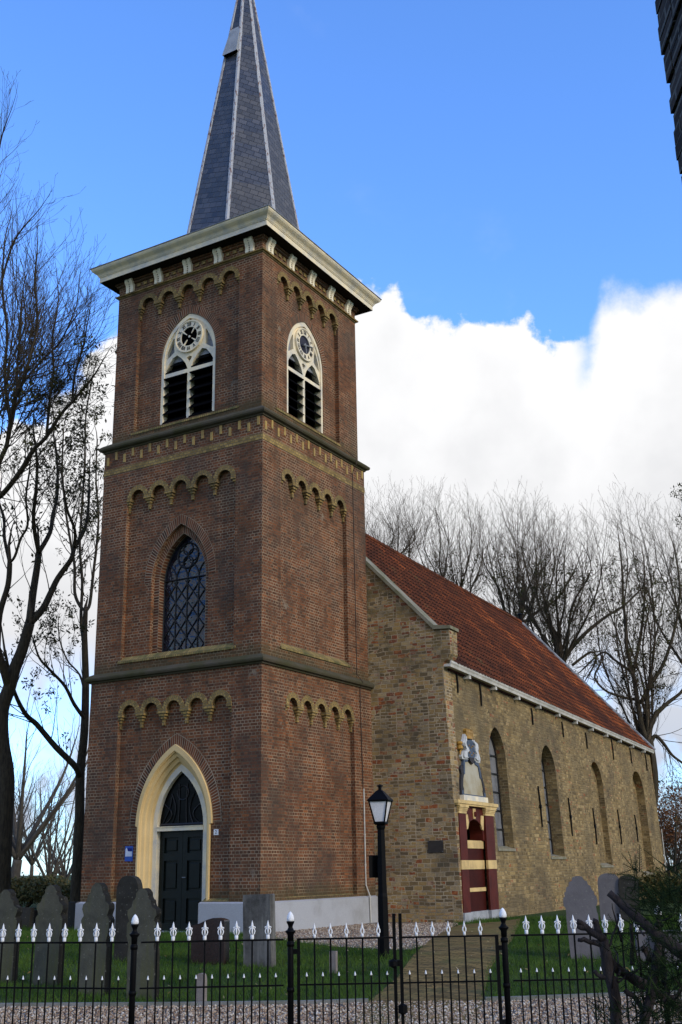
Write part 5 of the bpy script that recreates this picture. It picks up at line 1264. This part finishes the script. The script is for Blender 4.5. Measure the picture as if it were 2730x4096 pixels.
def bush(seed, c, rx, ry, h, n_, label, mat, name='shrub', cat='shrub', group=None, size=(.10, .2)):
    rng = np.random.default_rng(seed); th = thing(name, label, cat, c, 0, group)
    lobes = [(rng.uniform(-.65, .65)*rx, rng.uniform(-.6, .6)*ry, rng.uniform(.35, .8)*h, rng.uniform(.3, .5)) for _ in range(11)]
    P = []
    for lx, ly, lz, lr in lobes:
        v = rng.normal(0, 1, (n_//11, 3)); v /= np.linalg.norm(v, axis=1, keepdims=True); rad = rng.uniform(.4, 1, (n_//11, 1))**.5
        P.append(v*rad*np.array([rx*lr, ry*lr, h*lr*.8]) + np.array([lx, ly, lz]))
    P = np.concatenate(P); P[:, 2] = np.abs(P[:, 2])
    link('foliage', leaf_mesh('foliage', P, M[mat], rng, size, 3, .1, .2), th)
    mb = MB()
    for k in range(7): a = rng.uniform(0, 6.28); mb.tube([(0, 0, -.1), (rx*.25*math.cos(a), ry*.25*math.sin(a), h*.4), (rx*.5*math.cos(a), ry*.5*math.sin(a), h*.75)], [.05, .035, .015], 5)
    mb.build('stems', M['twig'], th)
for sd_, px, D, rx, h, lb in ((41, 95, 46, 2.6, 1.0, 'olive green shrub mound behind the two leftmost gravestones'), (42, 10, 50, 2.4, .95, 'olive green shrub behind the leaning trunk at the left edge'), (43, 200, 62, 3.2, 1.0, 'olive shrub low behind the small many stemmed tree')):
    c = dp(px, 3600, D); c.z = -.65; bush(sd_, c, rx, 1.6, h, 2600, lb, 'leaf_hedge', group='shrubs beyond the left graves')
for sd_, px, D, rx, h, lb in ((44, 2740, 40, 1.8, .9, 'dark hedge bush at the right edge behind the tomb slabs'),):
    c = dp(px, 3600, D); c.z = -.65; bush(sd_, c, rx, 1.8, h, 3000, lb, 'leaf_hedge')
# ---- cut-back yew in the right foreground
def yew():
    rr = random.Random(8); rng = np.random.default_rng(8); D = 7.6
    c = dp(2640, 4600, D); c.z = ground(c.x, c.y)
    th = thing('yew_bush', 'cut back dark green yew bush with sawn branch stubs in the lower right corner', 'bush', c, 0)
    mb = MB(); tips = []; segs = []
    def br(L, r0, r1, dv=0., cut=True):
        P = [dp(x, y, D + dv*i/max(1, len(L)-1)) - c for i, (x, y) in enumerate(L)]
        f = []
        for i in range(len(P)-1):
            p0, p1, p2, p3 = P[max(i-1, 0)], P[i], P[i+1], P[min(i+2, len(P)-1)]
            for t in (0, .33, .66): f.append(.5*((2*p1)+(p2-p0)*t+(2*p0-5*p1+4*p2-p3)*t*t+(3*p1-p0-3*p2+p3)*t**3))
        f.append(P[-1]); n_ = len(f); f = [p + Vector((rr.gauss(0, .005), rr.gauss(0, .005), rr.gauss(0, .005))) for p in f]
        rad = [.8*(r0+(r1-r0)*i/(n_-1))*rr.uniform(.9, 1.15) for i in range(n_)]; mb.tube(f, rad, 8); return f
    br([(2560, 4700), (2500, 4300), (2470, 4090), (2450, 3950), (2425, 3840), (2412, 3760)], .055, .040)
    br([(2412, 3760), (2365, 3720), (2308, 3702)], .036, .024); br([(2410, 3775), (2360, 3765), (2305, 3762)], .022, .015); br([(2405, 3745), (2345, 3705), (2313, 3686)], .026, .020); br([(2412, 3760), (2395, 3720), (2378, 3684)], .030, .022)
    br([(2412, 3770), (2440, 3840), (2500, 3900), (2590, 3945), (2700, 4010), (2800, 4070)], .030, .045, .3)
    br([(2437, 3640), (2436, 3570), (2530, 3650), (2640, 3750), (2760, 3830), (2860, 3900)][1:], .028, .058, -.3)
    br([(2640, 3740), (2630, 3840), (2610, 3960), (2570, 4120), (2560, 4300)], .025, .05, -.1); br([(2470, 3920), (2420, 3910), (2382, 3885)], .022, .015); br([(2528, 3690), (2530, 3780), (2525, 3860)], .012, .018); br([(2600, 3850), (2585, 3800), (2578, 3795)], .02, .026)
    br([(2412, 3830), (2455, 3740), (2475, 3650)], .012, .007); br([(2600, 4100), (2550, 4000), (2500, 3960)], .016, .022)
    for _ in range(26):
        x, y = rr.uniform(2440, 2760), rr.uniform(3700, 4150); a = rr.uniform(-2.4, -.4); l = rr.uniform(50, 170)
        br([(x, y), (x+l*.5*math.cos(a)+rr.uniform(-12, 12), y+l*.5*math.sin(a)), (x+l*math.cos(a), y+l*math.sin(a))], rr.uniform(.006, .012), .003, rr.uniform(-.5, .5))
    mb.build('branches', M['yew_bark'], th, True)
    # needle sprays
    V = []; stemsegs = []
    zones = [(2620, 3600, 70, 45, 18), (2700, 3590, 60, 70, 34), (2640, 3640, 100, 80, 46), (2700, 3760, 60, 110, 34), (2660, 3920, 110, 120, 44), (2700, 4060, 90, 90, 34), (2590, 4050, 90, 90, 22), (2548, 3500, 16, 40, 7), (2480, 4080, 60, 60, 10), (2440, 4070, 60, 60, 8), (2530, 3770, 70, 80, 12), (2700, 3490, 40, 30, 6)]
    for cx, cy, sx, sy, n_ in zones:
        for _ in range(int(n_*(1.9 if cy < 3650 else 2.8))):
            x, y = rr.gauss(cx, sx*.55), rr.gauss(cy, sy*.55); p = dp(x, y, D + rr.uniform(-.45, .45)) - c
            d = Vector((rr.gauss(-.25, .6), rr.gauss(0, .6), rr.gauss(.35, .5))).normalized(); L = rr.uniform(.07, .19); sd2 = d.orthogonal().normalized(); sd2.rotate(Matrix.Rotation(rr.uniform(0, 6.28), 3, d))
            stemsegs.append((*p, *(p+d*L), .0035, .0015)); k = int(L/.0065)
            for i in range(k):
                q = p + d*(L*i/k); s_ = 1 if i % 2 else -1; nd_ = (sd2*s_ + d*.55 + Vector((rr.gauss(0, .15), rr.gauss(0, .15), rr.gauss(0, .15)))).normalized(); ln = .026*(1-.5*i/k)*rr.uniform(.8, 1.2); wv = d*.0016
                V += [q-wv, q-wv+nd_*ln*.6, q+nd_*ln, q+wv+nd_*ln*.6]
    V = np.array([tuple(v) for v in V]); fo = link('foliage', np_mesh('foliage', V, np.arange(len(V)).reshape(-1, 4), M['yew']), th)
    link('sprigs', tube_mesh('sprigs', stemsegs, M['yew']), th)
yew()
# ---- dark brick corner of the building next to the photographer
def near_wall():
    D = 4.2; b = dp(2655, 250, D); d = (FH*-1.0 + Vector((FH.y, -FH.x, 0))*-.03).normalized(); sd_ = Vector((-d.y, d.x, 0))
    if sd_.dot(Vector((FH.y, -FH.x, 0))) < 0: sd_ = -sd_
    th = thing('brick_building', 'dark brick corner of a building cut by the upper right edge of the photo', 'building', (b.x, b.y, ground(b.x, b.y)), 0)
    rr = random.Random(5); fr = Frame((0, 0, 0), d, Z, -sd_); mb = MB(); core = MB(); H = 6.6; zc = b.z - ground(b.x, b.y)
    z = 0; pitch = .082
    while z < H:
        lean = -.075*(z-zc); x = rr.uniform(-.012, .012) + lean; off = rr.uniform(-.006, .006)
        a = x; first = rr.choice((.11, .22))
        while a < 4.5:
            L_ = first if a == x else .22
            mb.box(fr, a, a+L_-.012, z, z+pitch-.014, -.30, off + rr.uniform(-.004, .004)); a += L_
        z += pitch
    core.add([fr(.03-.075*(0-zc), 0, -.02), fr(4.5, 0, -.02), fr(4.5, H, -.02), fr(.03-.075*(H-zc), H, -.02), fr(.03-.075*(0-zc), 0, -.9), fr(4.5, 0, -.9), fr(4.5, H, -.9), fr(.03-.075*(H-zc), H, -.9)], [(0, 1, 2, 3), (4, 7, 6, 5), (0, 3, 7, 4), (3, 2, 6, 7), (1, 5, 6, 2)])
    mb.build('brick_courses', M['dark_brick'], th); core.build('mortar_core', M['mortar'], th)
near_wall()

# ================================================================== GROUND COVER
def inside(P, poly):
    x, y = P[:, 0], P[:, 1]; c = np.zeros(len(P), bool); n_ = len(poly)
    for i in range(n_):
        (x1, y1), (x2, y2) = poly[i], poly[(i+1) % n_]
        if y1 == y2: continue
        c ^= ((y1 > y) != (y2 > y)) & (x < (x2-x1)*(y-y1)/(y2-y1)+x1)
    return c
def ground_np(P):
    s_ = (P[:, 0]-CAM.x)*FH.x + (P[:, 1]-CAM.y)*FH.y; t = np.clip((s_-11.5)/10.5, 0, 1); return -.93 + .31*t*t*(3-2*t)
def view_scatter(n_, d0, d1, w_, rng):
    d = np.sqrt(rng.uniform(d0*d0, d1*d1, n_)); l = rng.uniform(-w_, w_, n_)*d
    return np.stack([CAM.x + FH.x*d + FH.y*l, CAM.y + FH.y*d - FH.x*l], 1)
rng = np.random.default_rng(77)
P = view_scatter(260000, 12.2, 30, .37, rng)
PJ = P + rng.normal(0, .055, P.shape)
ok = ~(inside(PJ, GRAVEL_STRIP) | inside(PJ, PATH) | inside(PJ, GRAVEL_PATCH)) & ~((np.abs(P[:, 0]) < 2.6) & (np.abs(P[:, 1]) < 2.6))
P = P[ok]; zz = ground_np(P); n_ = len(P)
cl = .6 + .8*(np.sin(P[:, 0]*2.3 + 1.7*np.sin(P[:, 1]*1.9)) * np.sin(P[:, 1]*3.1 + np.sin(P[:, 0]*4.3)) * .5 + .5)
h = (rng.gamma(4, .012, n_) + .012)*cl; a = rng.uniform(0, 6.28, n_); wd_ = rng.uniform(.003, .006, n_); ln = rng.normal(0, .45, (n_, 2))*h[:, None]
V = np.zeros((n_, 3, 3)); V[:, 0, :2] = P + np.stack([np.cos(a), np.sin(a)], 1)*wd_[:, None]; V[:, 1, :2] = P - np.stack([np.cos(a), np.sin(a)], 1)*wd_[:, None]
V[:, :2, 2] = zz[:, None] - .005; V[:, 2, :2] = P + ln; V[:, 2, 2] = zz + h
tag(link('grass', np_mesh('grass', V.reshape(-1, 3), np.arange(n_*3).reshape(-1, 3), M['blade'], 3)), 'short green grass of the churchyard lawn', 'grass', kind='stuff')
def pebbles(name, poly, n_, d0, d1, size, label):
    P = view_scatter(n_, d0, d1, .36, rng); P = P[inside(P, poly)]; n2 = len(P)
    base = np.array([(1, 0, 0), (-1, 0, 0), (0, 1, 0), (0, -1, 0), (0, 0, 1), (0, 0, -1)], float)
    fc_ = np.array([(0, 2, 4), (2, 1, 4), (1, 3, 4), (3, 0, 4), (2, 0, 5), (1, 2, 5), (3, 1, 5), (0, 3, 5)])
    s_ = rng.uniform(*size, (n2, 1, 1))*rng.uniform(.6, 1.2, (n2, 1, 3)); th_ = rng.uniform(0, 6.28, n2); V = base[None]*s_*rng.uniform(.8, 1.2, (n2, 6, 1))
    c, s2 = np.cos(th_)[:, None], np.sin(th_)[:, None]; X, Y = V[..., 0]*c - V[..., 1]*s2, V[..., 0]*s2 + V[..., 1]*c
    V = np.stack([X + P[:, :1], Y + P[:, 1:], V[..., 2]*.8 + (ground_np(P)+.014)[:, None]], -1)
    F = (fc_[None] + (np.arange(n2)*6)[:, None, None]).reshape(-1, 3)
    tag(link(name, np_mesh(name, V.reshape(-1, 3), F, M['pebble'], 3, True)), label, 'gravel', kind='stuff')
pebbles('gravel', GRAVEL_STRIP, 38000, 10.2, 15, (.010, .022), 'loose pale gravel along the foot of the iron fence')
pebbles('gravel', GRAVEL_PATCH, 60000, 16, 28, (.010, .020), 'loose pale gravel round the foot of the tower and gable')
P = view_scatter(420, 12, 26, .33, rng); P = P[~inside(P, GRAVEL_STRIP)]
pts = np.concatenate([P, (ground_np(P)+.035)[:, None]], 1)
tag(link('leaf_litter', leaf_mesh('leaf_litter', pts, M['litter'], rng, (.03, .07), 1, .0, .0)), 'scattered fallen leaves on the lawn and path', 'leaf litter', kind='stuff')
